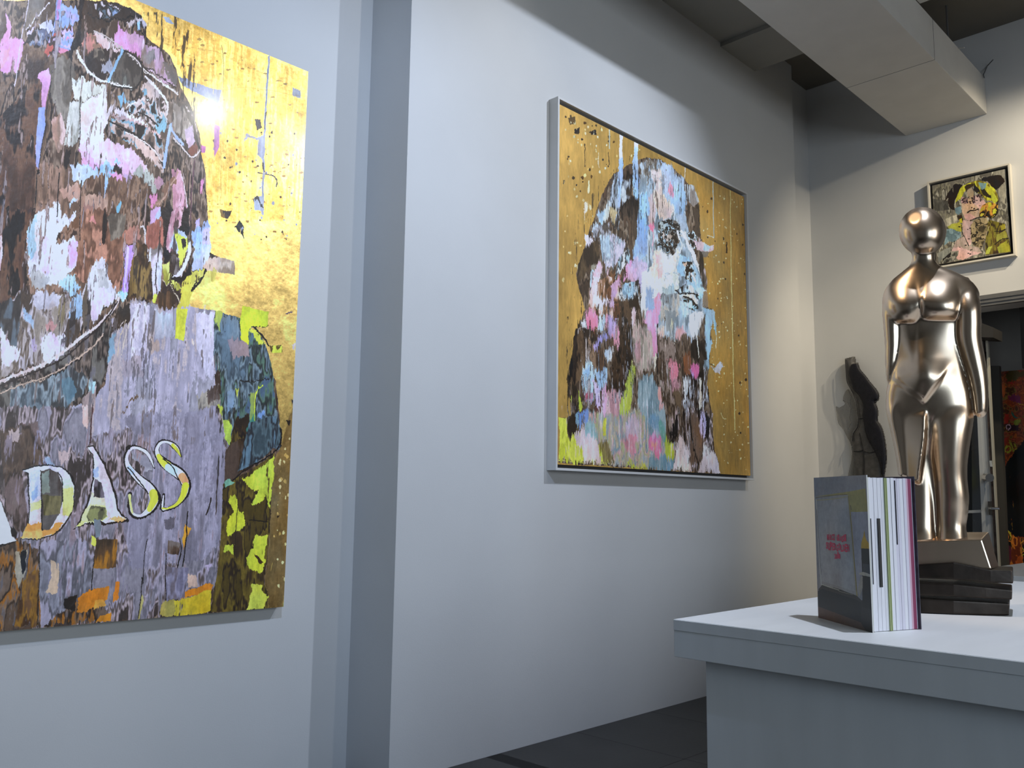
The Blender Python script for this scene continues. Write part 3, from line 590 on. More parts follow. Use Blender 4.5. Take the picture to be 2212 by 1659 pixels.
L e4dcec 18 1: 1232,335,6 1200,275,26 1150,240,16 1100,242,18 1070,290,24 1092,350,38 1150,410,58 1235,465,62 1265,535,50 1245,610,38 1200,665,22 1140,690,12 1108,690,14 1114,600,8
L d8d848 20 1: 1232,335,6 1210,295,20 1180,258,22
L d6da48 20 1: 1082,330,30 1100,362,40 1140,398,54
L c4dce4 20 1: 1150,412,54 1185,435,56
L dfa070 20 1: 1245,475,56 1264,505,48
L dada40 20 1: 1266,535,48 1245,610,36 1200,665,20 1140,690,10 1108,690,12
L dcdc4c 20 1: 1046,585,56 1050,630,54 1022,695,38
L dce088 20 1: 905,718,12 888,650,14 882,600,20
L b4c4e0 20 1: 880,410,26 900,440,34
L 171110 7 2: 870,410 910,450 1010,590
L 171110 7 2: 1110,350 1180,420 1240,530
F 171110 1 4: 855,270 890,255 885,295 850,300
F 171110 1 3: 90,810 125,860 120,900 90,880
# drips and patches below the letters
L 1d1714 7 2: 650,760 660,900 640,1060 620,1280
F 6c7c8c 1 3: 640,760 690,760 680,880 650,890
F d8dc5a 1 3: 620,870 655,895 655,960 620,940
F c9a888 1 4: 340,1040 400,1060 410,1130 385,1270 312,1255 350,1150
F a8967c 1 4: 110,990 200,980 170,1150 115,1240 95,1120
F 171210 1 4: 135,1000 190,980 180,1100 150,1160
F cc8430 .9 4: 650,1050 770,1010 745,1062 660,1080
T 3c2c1c/5a4028/a06a20 1 0: 655,900 800,900 790,1100 640,1100
F cd7c1e 1 5: 540,1290 620,1250 745,1225 740,1310 600,1400 535,1390
F e0a040 .9 4: 640,1330 700,1320 730,1360 640,1390
F d8861c 1 4: 690,1430 768,1400 760,1455 650,1470
F d2781c 1 4: 790,1185 820,1180 820,1300 780,1335
F 1c1410 1 4: 430,1300 530,1270 520,1380 430,1350
F dc9838 1 4: 1270,800 1312,830 1275,890 1250,975 1243,900
L 1c1612 8 2: 1285,715 1272,880 1250,1080
L 1c1612 7 2: 1225,900 1235,980 1210,1090
T 3c2c22/5a4434/7a6c64 1 0: 1150,910 1230,930 1220,1010 1140,1000
F c2a89c 1 5: 1285,1130 1335,1140 1352,1225 1290,1240
F b9a8c0 .9 4: 1400,1080 1450,1060 1430,1120
F cf8024 1 3: 1240,1275 1440,1195 1458,1215 1440,1260 1230,1310
F ccb430 1 3: 1190,1320 1300,1300 1445,1245 1440,1390 1190,1430
T 7a7488/8c869a/6a6068 1 0: 1130,1090 1290,1090 1260,1300 1130,1320
F b4a048 .9 4: 1110,1330 1190,1310 1190,1430 1100,1430
F a8a468 .9 3: 960,1260 975,1310 960,1450 945,1440
L 1c1512 6 2: 970,1160 960,1300 945,1440
L 1c1512 5 2: 1000,900 985,1000 975,1200
L 1c1512 5 2: 1130,1000 1130,1320
L 1c1512 8 2: 1515,880 1500,1060 1470,1250
L 1c1512 6 2: 270,950 265,1200 255,1500
L 241a12 8 2: 1440,620 1410,740
F 3a3a44 .6 6: 1120,760 1200,750 1190,830 1130,850
# lower sleeve
T 3a2b1a/5a4a1e/6b5a22/2b2016/4a3c18 1 0: 1525,520 1700,440 1872,310 1862,600 1850,700 1830,950 1800,1200 1830,1270 1825,1400 1440,1400 1475,1150 1510,900
T 2a1c12/3c2a18/4a3a30 1 0: 1535,300 1570,240 1700,200 1740,380 1600,480 1530,520
T 3c4a50/56686e/2a2c30/5a7280 1 0: 1700,100 1880,60 1920,160 1910,235 1750,380 1620,440
L 171210 9 3: 1920,150 1915,230 1870,300 1740,390 1620,470 1530,560
F c4cb3c 1 6: 1870,320 1868,470 1860,600 1850,690 1800,600 1790,640 1740,670 1720,640 1760,560 1700,540 1650,490 1740,440
F bcc43a 1 5: 1600,600 1635,720 1662,722 1672,810 1620,850 1560,880 1552,790 1600,730 1560,650
F c5cd3e 1 5: 1740,870 1825,862 1800,1110 1780,1125 1700,1110 1690,1020 1735,940
F c0c83c 1 4: 1540,935 1600,940 1600,1010 1565,970 1530,985
F c8cf50 1 5: 1720,1215 1790,1210 1785,1260 1832,1290 1800,1370 1680,1380 1710,1290
F 3a2c18 1 4: 1740,990 1800,1060 1770,1070
F 78b09a 1 3: 1530,500 1568,480 1605,512 1540,552
L 171210 6 2: 1700,770 1830,780
L 241c10 4 1: 1628,620 1605,940 1610,1140
G 9c8458 1 4 0: 1925,240 1998,0 1975,700 1940,1362 1830,1375 1832,1285 1805,1200 1832,950 1852,700 1872,330
F 201812 1 2: 1955,95 1985,85 1975,130 1965,120
F 201812 1 1: 1885,745 1910,738 1895,755
K d8c890/b89a58 30 16 1.5: 1900,300 1990,100 1950,1300 1850,1200
""".replace('V6\n', '')
SC2 = """
@1160 180 3.606
F 9c7838 .45 8 0: 1250,640 1640,860 1670,3100 1400,3100 1300,2000
K 2c2118/4a3618 26 16 1.3: 190,160 620,400 560,650 190,1000
T 231a12/5a4420 1 1: 240,260 300,255 300,310 250,315
T 231a12/5a4420 1 1: 290,350 340,345 330,400 295,390
F 2a1c12 1 3: 400,370 460,360 460,400 430,402
K d8c48c/e4d8b0/cbb070 60 14 1.6: 200,200 900,500 560,700 350,1400 200,1600
K d8c890/ded2a0 150 10 1.2: 1270,800 1620,900 1660,3050 1420,3050 1340,2000 1280,1300
K 2c2118/3c2c1c 24 12 1.6: 1270,800 1620,900 1660,3050 1420,3050 1340,2000
F 2a1c12 1 2: 1475,1232 1486,1232 1490,1320 1478,1320
F 2a1c12 1 2: 1443,1205 1455,1208 1453,1232 1444,1228
L 33261a 7 3 .8: 373,470 371,640
L e0d4b0 5 3: 486,540 485,660
L c9a860 4 2: 371,1100 372,1000 380,920
L ead8b0 13 2: 400,765 402,850
F ece0cc 1 4: 370,915 385,912 400,940 385,975 372,1055
L b8bfae 8 1: 567,350 565,510
L 3a2c1c 6 2: 562,540 560,640
L e6d890 5 1: 1504,832 1510,1300 1518,1700 1530,2300 1543,2700
L a8b8b4 6 1: 1370,765 1374,1000 1378,1205
L c8d0c0 5 2: 1330,1186 1360,1195 1378,1205
L d4cfc0 7 2: 1150,645 1153,800
# head and hair ground
T 4a3a2c/2e241c/6a5644/8a7a68/3c2e22/5a4636 1 0: 790,600 860,578 960,590 1040,640 1100,700 1180,780 1240,860 1262,960 1268,1080 1278,1230 1300,1400 1322,1560 1332,1740 1345,1780 1360,2020 1335,2250 1325,2350 1340,2480 1368,2590 1378,2860 1420,2960 1428,3046 172,2958 172,2605 262,2595 252,2420 250,2230 270,2120 300,1990 330,1890 370,1760 350,1670 318,1560 300,1480 330,1400 370,1300 400,1180 430,1080 490,920 560,760 615,690
T a9bccb/8fa0a8/c4ccd0/b8c8d8/6f7c84 1 0: 790,860 960,640 1100,740 1150,980 1180,1160 1290,1560 1320,1659 1310,1780 1220,2060 900,2100 820,1700 780,1400
T b4c0c8/8f8a80/5f5448/9aa8b4 1 1: 800,620 880,590 960,600 960,680 900,700 870,800 820,800
F 8f989c 1 4: 800,720 860,720 850,840 800,840
F a4b6ca 1 7: 975,600 1040,640 1090,720 1150,770 1150,980 1100,1040 1040,980 990,900 975,780
F a9bcd8 .9 6: 975,610 1010,620 1070,800 1040,880 990,840
F 9cb8d0 .9 6: 1090,780 1150,790 1150,980 1120,1010 1090,900
F dcc6bc 1 7: 905,700 970,680 975,860 960,900 910,900
F e6cab8 1 8: 912,840 980,860 1050,960 1050,1040 960,1065 915,1000
F e9c8be .9 6: 990,980 1040,960 1050,1030 1000,1050
F c9b2b0 .9 5: 870,880 915,860 910,1100 870,1110
F d98ca0 .9 8: 1020,800 1060,810 1060,860 1030,860
T 3b3024/231a13/59483a 1 0: 690,640 745,618 752,740 720,820 665,760
T 2c221a/1d1610/4a3c30 1 0: 700,900 780,880 786,1000 775,1180 740,1180 735,1020 660,1060 650,960
T 4a3c30/8f9aa4/2c221a/b0bcc8 1 0: 600,700 640,700 640,1150 580,1100 560,960
T cbd2d4/8a9098/3a3026 1 1: 660,740 730,760 720,880 670,940 655,860
F a4bce0 1 3: 636,570 664,572 668,760 660,900 645,970 632,960 630,700
F ede4dc 1 2: 644,390 667,398 664,574 640,580
F ede4dc 1 2: 755,450 785,468 783,512 755,510
F a9c2e0 1 3: 752,508 784,512 790,720 748,724
F 9fbfe6 1 4: 750,720 792,720 800,860 860,840 872,1000 862,1300 800,1400 740,1350 735,1280 782,1200 788,1000 790,880 755,880
F 8fb0e0 .8 6: 790,1050 860,1040 860,1280 800,1350
L 241b15 5 1: 735,760 735,1000 730,1250
L 3c2f24 5 1: 790,700 796,900
L 5a4a3c 4 1: 905,780 905,1000
L 5a4a3c 4 1: 975,700 978,980
F c8b890 1 5: 560,970 620,960 610,1040 590,1100 560,1040
F d4d8d0 1 4: 545,950 580,930 560,1010 500,1120 495,1080
F ccd6de 1 4: 432,1090 470,1070 462,1150 435,1160
F bcd4e6 .9 5: 470,1010 530,990 500,1130 470,1090
T 7c7c80/a8a8b0/5a5048 1 1: 440,1130 560,1080 580,1180 500,1220 440,1200
F ecccd2 1 4: 372,1190 400,1190 445,1225 430,1250 380,1262
T a8bccc/c0d0dc/8f9aa4/d0c8d8 1 0: 480,1180 620,1180 690,1240 660,1350 590,1440 540,1440 500,1300
T 4a3a28/5c4a34/33281c 1 0: 372,1260 475,1220 490,1350 460,1410 400,1430 335,1560 320,1440
F 9a9484 1 4: 420,1420 460,1400 450,1470 420,1480
F bcd4e8 1 4: 410,1480 470,1440 450,1560 410,1600
F f0bcc8 1 4: 490,1370 522,1400 470,1600 430,1700 410,1640 445,1480
F e6c0d0 .9 4: 540,1480 570,1440 520,1590 480,1680
T 6a4428/8a5c3c/54361f/a87850 1 0: 540,1500 640,1440 660,1500 560,1680 480,1760 470,1700
F f0e4c8 1 3: 625,1490 640,1480 560,1650 555,1620
F e8a0c8 1 6: 700,1360 732,1380 745,1450 690,1560 675,1500
F c4b8dc .9 7: 745,1350 870,1400 865,1560 790,1600 740,1480
F e0b8d8 .8 7: 690,1420 780,1440 770,1560 700,1540
T b4d0e4/6f7c84/2a2420/d8dcdc 1 1: 660,1330 720,1280 720,1400 650,1460 600,1560 620,1440
F e4a4bc .9 4: 640,1500 580,1620 570,1700 640,1640 660,1540
F ef86a8 1 2: 866,1115 880,1097 905,1100 916,1122 906,1148 880,1152
L efb4c0 7 3: 900,1150 905,1300
D 8: 0,0 1700,0 1700,3200 0,3200
F 1d1612 .6 2 1.05: 300,1000 700,560 1000,580 760,1200 700,2500 200,2500
F 2a2018 .6 2 1.0: 760,600 1150,700 1290,1560 900,2000 780,1200
# eyes, nose
T 1a1612/5b4c40/8a8c88/2a221c/a4bcc8/0f0c0a 1 1: 945,1090 1000,1062 1060,1058 1120,1110 1118,1200 1090,1260 1065,1340 1010,1325 950,1250 940,1200
F a8b4b4 1 4: 960,1090 1010,1070 1010,1130 960,1160
F c4b4a8 .9 5: 970,1180 1030,1160 1060,1190 1000,1220
K 120e0c/1f1813 60 16 1.6: 950,1090 1060,1060 1115,1120 1090,1250 1060,1340 1000,1320 945,1240
L 15100d 10 4: 985,1075 1040,1085 1100,1110
L 15100d 12 4: 950,1250 1010,1275 1080,1260
F dcd2c8 1 5: 1120,1180 1150,1150 1200,1260 1180,1280
T 1d1814/8a8078/bcd0dc/2c241e 1 1: 1172,1165 1220,1150 1252,1200 1240,1285 1200,1290 1180,1235
F b4bcc4 1 5: 1060,1040 1150,1000 1160,1120 1130,1150 1100,1080
T 2a2018/4a3c30 1 0: 1212,960 1250,975 1266,1080 1272,1200 1240,1190 1228,1080
T 3a2e26/c0c8cc/8a8078 1 0: 1155,780 1220,800 1262,920 1215,960 1160,900
F f0dccf 1 8: 900,1330 960,1290 1040,1345 1095,1300 1100,1450 1050,1510 960,1500 905,1450
F f4e0d8 1 8: 900,1400 1000,1440 1010,1560 970,1700 890,1720 860,1500
F f0e8e4 1 8: 820,1480 900,1440 930,1700 860,1790 800,1700
F f0c0c8 .8 8: 930,1340 980,1330 980,1480 950,1520
F dcdccc .8 6: 1040,1490 1100,1480 1100,1640 1040,1700
F a4c6dc 1 6: 1110,1330 1180,1330 1240,1450 1290,1560 1325,1660 1220,1680 1150,1560 1100,1450
F 9fb4bc 1 6: 980,1560 1070,1520 1080,1700 980,1700
T 4a4038/9ec0d4/c9d0cc/221c18 1 1: 1130,1390 1210,1380 1240,1500 1220,1560 1150,1530
F 1a1410 1 4: 1170,1442 1205,1440 1212,1465 1180,1478
F d8b8a0 1 4: 1140,1400 1170,1400 1165,1425 1140,1425
L f0e8e0 20 3: 1125,1150 1180,1260 1235,1370 1270,1470
L ece6e0 12 3: 1200,1480 1240,1560 1250,1640
L d8dcd8 12 3: 1100,1150 1120,1260 1110,1320
T 2a221c/5a4e44/b8a8a8 1 0: 1262,1200 1285,1230 1300,1400 1325,1560 1300,1600 1262,1450
F e6c4c4 1 3: 1225,1232 1300,1245 1380,1268 1380,1302 1285,1312 1240,1300
F b8d0d8 1 4: 1290,1240 1350,1262 1330,1300 1295,1290
F 7d7468 1 3: 1285,1302 1345,1304 1335,1345 1300,1352
@1160 600 3.606
F b8d0dc 1 4: 1240,60 1330,90 1320,110 1250,120
F 8b7a66 1 4: 1295,95 1332,95 1337,235 1297,240
# mouth
T 1a1512/8a97a0/c4dce8/e0dcd4 1 1: 1075,110 1100,90 1150,55 1200,60 1250,110 1255,165 1170,150 1100,145
L 15100e 9 3: 1080,100 1110,130 1180,120 1250,135
F e0cfc0 1 4: 1130,150 1200,125 1250,170 1256,220 1200,190 1150,170
T 1a1512/a8cfe4/3a3028/9fc8e0 1 1: 1140,165 1200,170 1255,215 1240,255 1205,255 1150,215
L 15100e 14 3: 1150,155 1200,170 1245,220 1250,240
F b0d4e4 1 4: 1150,200 1200,190 1200,240 1160,230
T 8f9aa0/6a6a68/a8b0b4/b8b0a4 1 0: 960,120 1100,130 1140,200 1100,300 960,340
F b8d0e0 .9 6: 1090,180 1150,210 1190,300 1150,330 1100,280
# columns
F e4e4e8 1 7: 800,70 880,30 900,160 870,260 815,250
F 8fa8c8 1 6: 860,60 905,90 905,230 870,320 850,200
F f19cc0 1 5: 905,170 930,130 960,90 962,250 940,300 936,595 905,600 900,440 868,390 832,330 850,260 905,240
F f4b0cc .9 6: 835,290 900,260 900,400 850,350
F e6dccc 1 3: 905,595 936,600 930,700 908,695
F efe4e0 1 7: 930,0 1060,0 1080,60 1000,60 960,140 930,120
F 2c2420 1 2: 935,350 942,350 942,760 935,800
L 1c1511 6 1: 800,50 805,200 820,400
L 1c1511 6 1: 938,600 940,900
F f2e8e2 1 5: 1190,280 1290,262 1285,340 1250,420 1215,520 1198,480
F 8b9498 1 4: 992,252 1080,255 1072,440 1005,410
F e6dcb8 1 2: 1040,350 1056,350 1052,392 1038,385
F e8b4ac 1 4: 942,400 988,350 992,440 955,462
F e6b0b0 1 5: 1082,420 1108,360 1140,400 1170,440 1140,470 1120,560 1095,470
T 5c4a3a/7a6654/3c2f24/8f7c70 1 0: 940,450 1100,470 1150,440 1195,470 1195,600 1140,620 1080,700 960,640 942,560
K 1a1410/e0dcd0 12 18 .5: 1010,460 1090,470 1080,500 1020,490
T 2c2118/1a120c/40342a 1 0: 1195,500 1230,470 1312,500 1315,700 1240,670 1195,600
L e8dccc 7 2: 1245,440 1258,600
F 7a5038 1 5: 1145,600 1200,560 1205,700 1180,760 1150,700
F a4c8de 1 4: 1300,240 1392,262 1394,440 1375,400 1368,340 1350,420 1358,520 1335,660 1312,600 1308,400
L e6d8b0 5 2: 1395,430 1395,550
L 8fb8c8 8 2: 1385,300 1390,450
F 96b4c4 .8 5: 1320,600 1345,640 1320,750 1300,700
# left hair
T 5c3c26/7a5034/44301f/8f6848/e0c0b8 1 0: 430,60 560,-20 680,60 640,220 740,260 600,400 440,420 400,240
F ecccd6 1 5: 425,90 450,0 490,0 470,130 570,190 510,240 430,190
F e0b0cc .9 4: 580,60 640,0 650,60 600,140 565,180
F e8bcd4 .9 4: 560,170 600,160 600,210 550,250
T a8c8e0/7c96a8/d8dcdc/2a2420 1 1: 650,60 790,20 790,140 720,200 640,140
L f0ece8 14 3: 640,130 670,160 740,180
F 241c16 1 5: 700,160 790,110 810,260 760,250 720,230
F f08fb2 1 3: 375,262 410,232 450,240 474,290 470,355 430,400 398,422 384,360
F c8d4e0 1 5: 478,270 510,280 528,340 512,430 470,400
F d4dce4 1 4: 330,370 375,320 380,400 345,400
T 33261b/1f1610/54402c/6b543c 1 0: 300,400 370,380 440,400 480,460 420,520 380,620 350,760 300,830 250,900 250,700 270,600
F 140e0a 1 5: 262,640 280,590 290,700 262,860 250,800
F b8a8dc 1 5: 440,540 480,460 540,440 560,480 500,500 460,540
F e0a0b8 1 5: 530,300 590,330 640,400 660,460 640,470 620,540 560,440 530,380
F bca8d4 .9 5: 550,300 640,330 600,440 560,460
F c4ccd4 1 4: 540,560 590,540 580,640 545,660 520,620
T 6f5440/3c2c20/8a7058 1 0: 400,460 460,560 520,560 520,700 440,700 400,620
F b4cce0 1 5: 355,690 400,650 440,700 450,860 400,960 355,860
F a8bcd0 1 5: 440,700 540,720 540,860 480,860
F c8b8e0 1 5: 420,800 500,860 500,940 480,1000 440,900
F 8fb4d8 .9 5: 365,720 410,700 410,860 370,860
T 241a12/3a2a1c/4c3826/1a120c/5a4430 1 0: 650,210 700,150 740,260 737,600 750,705 722,780 692,880 630,1000 562,860 590,640 640,500
F e0c8d4 1 4: 740,260 765,230 780,290 750,400 738,440
T 9c9080/7c7468/c4a8a0/b0a494 1 0: 737,380 830,360 900,440 905,700 800,740 750,640
F c898a0 .8 6: 750,500 820,460 820,640 770,640
F b0b84c 1 5: 728,710 742,640 770,700 735,860 740,1000 640,1120 620,1040 690,880
F d4c890 .8 4: 738,640 752,640 752,700
T c89aa0/b08488/d8b4b8 1 0: 540,880 600,860 660,900 620,1140 545,1180 520,1040
F efa0b8 1 4: 512,880 540,820 545,1000 530,1100 510,1060
F 5c342c 1 5: 450,1000 510,980 510,1120 460,1110
T d08098/8fa0b8/b06070 1 1: 360,900 440,900 440,980 380,980
F b8a4dc 1 4: 450,950 500,940 490,1010 470,1010
F b8c040 1 4: 262,880 320,890 350,960 355,1020 320,1010 270,960
T 3c3020/5a4a38/2a2014 1 0: 240,850 305,830 322,900 325,1170 245,1250 232,1090 300,1060 262,900
F 8aa4b0 1 4: 290,1060 325,1060 325,1130 300,1150
F 6f88b8 1 4: 322,1042 400,1030 405,1140 322,1152
# lower ground
T 9aa0a0/b0a49a/a8a87c/c09a98/7a9098/b4a890 1 0: 400,1040 640,1060 900,1000 1000,1200 1080,1300 1060,1495 500,1450 400,1200
T c4ca3a/b8bc3c/d0d450 1 0: 172,1085 235,1090 240,1245 330,1180 390,1210 520,1300 560,1450 172,1430
F d6bcb8 1 6: 290,1200 330,1180 420,1200 480,1280 505,1440 370,1445 340,1330 300,1290
F 8fa8a4 .9 6: 380,1150 440,1120 480,1240 440,1280 380,1230
T 84989e/70868e/96a8ac 1 0: 790,790 900,750 960,900 1010,1080 1000,1240 880,1250 840,1080 780,1000
F 7c96a4 .9 6: 860,1060 940,1060 960,1180 900,1200
F c8b0c0 .8 7: 690,1110 780,1090 790,1240 720,1300 690,1220
F cc8a98 .95 8: 690,1240 760,1220 770,1360 720,1390 680,1340
F d87898 1 9: 870,1240 920,1215 960,1250 960,1370 910,1395 870,1340
F e89880 .9 6: 900,1280 925,1270 935,1310 910,1330
F c0c040 .9 6: 520,1060 560,1120 540,1250 510,1200
T 6c5c34/8a7a50/4a3c24 .9 0: 480,1270 540,1260 600,1440 520,1440
F bcbc3c .95 6: 700,1440 850,1450 840,1480 690,1470
F b4bc3c .95 5: 990,1180 1080,1300 1065,1410 1010,1380
F 6b8894 1 6: 870,1420 950,1390 1065,1400 1062,1497 850,1475
F 74a088 .9 6: 940,1090 990,1130 1000,1290 950,1240
T 6a5640/3c2e22/8a7868/b09898 1 0: 940,820 1100,800 1130,1000 1110,1180 1060,1290 1010,1240 1000,1040
F 1c140e 1 5: 1030,1180 1080,1060 1100,1180 1070,1295 1045,1270
F e8a89c 1 5: 930,830 955,860 985,1000 960,1010 935,920
F dc8498 1 6: 1020,650 1100,660 1110,780 1060,840 1030,780
T a87880/d09aa4/6a5048 .9 1: 1030,780 1130,760 1110,860 1040,860
F dc74a8 1 5: 1195,672 1268,680 1255,770 1220,745 1200,720
F c4a0dc .9 5: 1190,700 1240,760 1240,960 1210,900
T 1f1712/3c2e24/c4ccd8/57463a/17110d 1 0: 1135,880 1150,740 1240,760 1310,700 1342,930 1290,1040 1220,1010 1140,1030
F d4e0e8 1 4: 1145,760 1185,780 1170,900 1140,960
F ece4d8 1 3: 1260,780 1280,800 1275,1050 1262,1060
T 2a1f18/4e3e30/cfc4cc/6b5848/1c1410 1 0: 1130,1030 1230,1020 1300,1030 1368,1060 1375,1340 1250,1250 1290,1380 1240,1500 1190,1490 1140,1280
F c4b8dc .95 4: 1270,1050 1308,1040 1310,1180 1285,1280 1270,1180
F d8c4c2 1 3: 1105,1240 1130,1220 1160,1330 1190,1350 1200,1505 1062,1497 1085,1330
F dac6c4 1 2: 1292,1290 1372,1345 1412,1430 1428,1524 1258,1505 1290,1400
F 6a5444 1 4: 1190,1040 1250,1060 1290,1300 1280,1400 1200,1480 1190,1300
L 15100c 7 1: 1185,1020 1205,1250 1250,1420 1250,1505
F 1c1510 .9 4: 1310,1060 1340,1080 1340,1290 1315,1260
F b8bcc4 1 3: 1352,690 1380,705 1415,660 1445,650 1450,690 1432,752 1390,735 1365,715
L 1c1510 7 2: 1350,670 1385,690
D 12: 0,60 900,60 900,290 1400,290 1400,1600 0,1600
F 1a1410 .75 2 .85: 230,300 740,100 760,900 560,1000 330,1150 240,1100
F 1a1410 .7 2 .9: 940,450 1320,480 1375,1340 1200,1480 1020,1250
F d8d4d8 .6 2 1.0: 300,400 700,300 1100,400 1300,900 1200,1400 400,1400
F b8a8a8 .5 2 .95: 170,1000 1080,1000 1080,1500 170,1440
L e8d8a0 5 2: 1430,1050 1445,1090 1470,1100
"""
SC3 = """
@1990 340 6.914
T 6e6a60/86826f/4e4b43/a8a494/5c5850 1 0: 100,350 1300,100 1400,1450 120,1650
T c4bea8/a09a88/8a867a .9 0: 1080,200 1260,170 1290,420 1230,700 1150,560 1150,400
T b0aa96/8a8678/c8c2ac .8 0: 330,930 530,850 540,990 400,1040 350,1000
T 44423c/5c5a54/383632 .8 0: 170,620 400,640 420,780 200,800
F 281a11 1 4: 395,510 440,470 500,390 560,400 620,405 580,520 520,620 500,700 500,780 430,760 410,680 400,600 350,650 375,570
F 281a11 1 4: 875,335 950,285 1080,275 1175,262 1230,330 1240,370 1190,440 1120,480 1060,440 980,370
F 98803c .4 4: 600,430 640,420 560,560
T a8a82c/bcbc36/6a5a1c/c4c43a 1 0: 510,680 540,560 580,470 630,415 740,365 860,340 1000,395 1100,470 1140,560 1160,650 1090,690 1050,650 960,640 900,560 820,520 790,420 700,440 640,520 600,620 560,640
F 3a2c14 1 3: 690,400 790,380 790,420 700,470 680,520 650,430
F b9b936 1 3: 940,480 980,430 1060,470 1130,600 1150,650 1080,680 1020,600
F 2a2418 1 3: 880,480 940,470 1040,570 1040,610 930,560
F 7d9a9e 1 3: 850,375 970,395 960,460 900,490
L 1d1812 14 3: 800,390 830,460 870,520 900,580
F 1d1c20 1 4: 800,400 850,460 880,520 830,540 790,480
F 9f8f78 1 3: 690,500 720,460 760,450 790,520 790,600 730,640 690,580
F b09a88 1 3: 600,640 700,620 800,640 940,640 970,700 960,800 900,860 830,900 740,935 650,920 610,830
F c8a4a0 1 4: 800,700 850,640 930,625 950,690 900,740 860,780
F c49c98 1 4: 640,850 740,830 800,870 820,910 740,935 660,925
T 1c1412/c8a0a0/3a2a30/8a7068 1 1: 595,590 690,605 700,690 600,690
T 1c1412/8a7068/3a2a30/c8a8a4 1 1: 765,590 890,545 905,620 880,680 800,720 760,680
K 16100e 26 26 .6: 590,590 900,560 900,680 600,690
K 16100e 14 20 .7: 690,700 880,720 860,840 700,800
L 1c120e 16 3: 692,825 735,795 800,790 840,770
T a89a30/c08a38/6a4a1c/1c1410/bcae3c 1 1: 900,720 1000,660 1150,700 1140,800 1090,880 1030,910 960,890 860,880 880,780
F b8b832 1 3: 990,680 1040,670 1045,720 1000,740
F b8b832 1 3: 1060,780 1110,760 1110,830 1060,850
L 17110d 14 3: 1150,650 1120,740 1130,820 1080,890 1020,910
L 17110d 12 3: 740,935 840,900 950,880 1000,860
F 1a130e 1 4: 950,860 1000,790 1020,880 980,890
F c0a29e 1 5: 600,930 770,935 760,1030 740,1120 760,1260 720,1330 640,1180 620,1050
T 3c3424/6a6044/8a7a5c/2a2418/9a8a68 1 1: 740,1000 800,930 960,885 1010,1000 970,1180 900,1360 780,1320 740,1200
F 6c8894 1 3: 500,755 590,740 605,830 550,865 510,810
F 2a2418 1 4: 530,870 600,870 620,930 600,980 550,930
F b0ae36 1 3: 560,930 600,900 610,970 570,970
F 98993a 1 3: 392,1040 470,990 560,960 610,1010 605,1100 540,1110 420,1070
T 6a8490/7c949c/5a7078 1 1: 375,1080 450,1060 590,1110 600,1180 500,1260 420,1250 340,1310
T b09c94/9a8c80/a49088 1 0: 520,1250 640,1180 700,1330 860,1340 900,1430 560,1530 430,1440
F be9e9e 1 5: 440,1420 480,1340 600,1330 740,1400 900,1430 700,1490 560,1530
T 3a2a14/5a4a1c/7a7428/2a1e10/6a621e 1 0: 1005,930 1100,960 1230,990 1260,1090 1310,1230 1340,1400 960,1460 960,1250
F 8c8e30 1 3: 1130,1340 1200,1280 1290,1240 1335,1390 1160,1420
F 86883a 1 3: 1110,1160 1250,1090 1290,1200 1130,1260
F 8c8c30 1 3: 1175,1020 1240,1000 1252,1085 1180,1095
F 97983a 1 3: 960,1440 1000,1330 1060,1320 1010,1440
L 17110d 14 4: 1090,1110 1180,1100 1250,1080
L 17110d 14 4: 1100,1290 1200,1220 1290,1210
L b8b4a4 5 2: 1015,1030 960,1180
L 1c1510 9 3: 595,1000 620,1120 710,1320
T 2a2620/55564e/8a867a/1a1612 1 1: 320,1480 400,1400 560,1390 560,1440 500,1530 320,1590
K 17110d 24 30 .6: 480,1000 960,950 900,1450 500,1450
T 6a6c68/84867e 1 0: 250,1420 440,1330 430,1420 330,1500 260,1580
"""
SC4 = """
@2090 620 6.914
T 9a3c18/b85a20/7a3418/a84a30/8a6a28/5a2c14 1 1: 440,1200 1800,1200 1800,4800 440,4800
F b82c20 1 6: 590,1380 700,1300 720,1380 640,1450
F 5a4a1c 1 6: 560,1300 840,1260 860,1350 700,1360 600,1400
F 7a2450 1 6: 620,1620 760,1600 780,1700 640,1700
F c05a20 1 6: 490,1430 600,1450 560,1640 490,1640
F 3a6a5a 1 4: 640,1850 700,1880 720,1930 780,1960 720,1970 660,1920
F a0a030 1 4: 680,2000 800,1980 740,2100 690,2040
F 3a1a24 1 5: 560,2020 760,2080 780,2160 620,2140
L d8b0b8 14 3: 590,2120 580,2070 620,2050 640,2090 610,2130
F c03020 1 6: 540,1900 640,1900 600,2020 520,2030
F c83820 1 6: 520,2280 630,2240 600,2340 530,2360
L b8b030 22 4: 560,2440 610,2370 650,2430 610,2480 570,2460
L a8a030 20 4: 650,2320 680,2400 690,2460 720,2400 700,2340
L a86028 16 4: 700,2420 760,2300 820,2280
L c89838 14 3: 740,1720 840,1760 820,1820
F 0c0b0a 1 3: 842,2260 760,2380 640,2560 560,2680 510,2800 490,2900 490,3060 500,3200 530,3380 570,3560 640,3660 720,3720 860,3740 1200,3740 1500,3500 1500,2300
F 1c100c 1 8: 700,2900 900,2700 1000,3000 760,3100
T 0c0a08/1a140f/c87828/6a2c14 1 0: 560,3560 640,3680 720,3740 1000,3760 1000,4800 520,4800
L d87c28 18 3: 580,3600 620,3720 600,3780 660,3800 700,3900
L c8b838 16 3: 620,3640 660,3720 640,3760
L d88030 18 3: 700,3700 680,3800 720,3860 740,3760 700,3720
L d89030 18 3: 790,3820 850,3800 880,3900 800,3960 800,3880
L c0b838 16 3: 830,3900 880,3960 820,4000
F a85020 1 5: 700,4000 840,4020 820,4140 720,4160
F 5a2030 1 5: 580,3900 640,3880 640,4100 580,4120
"""
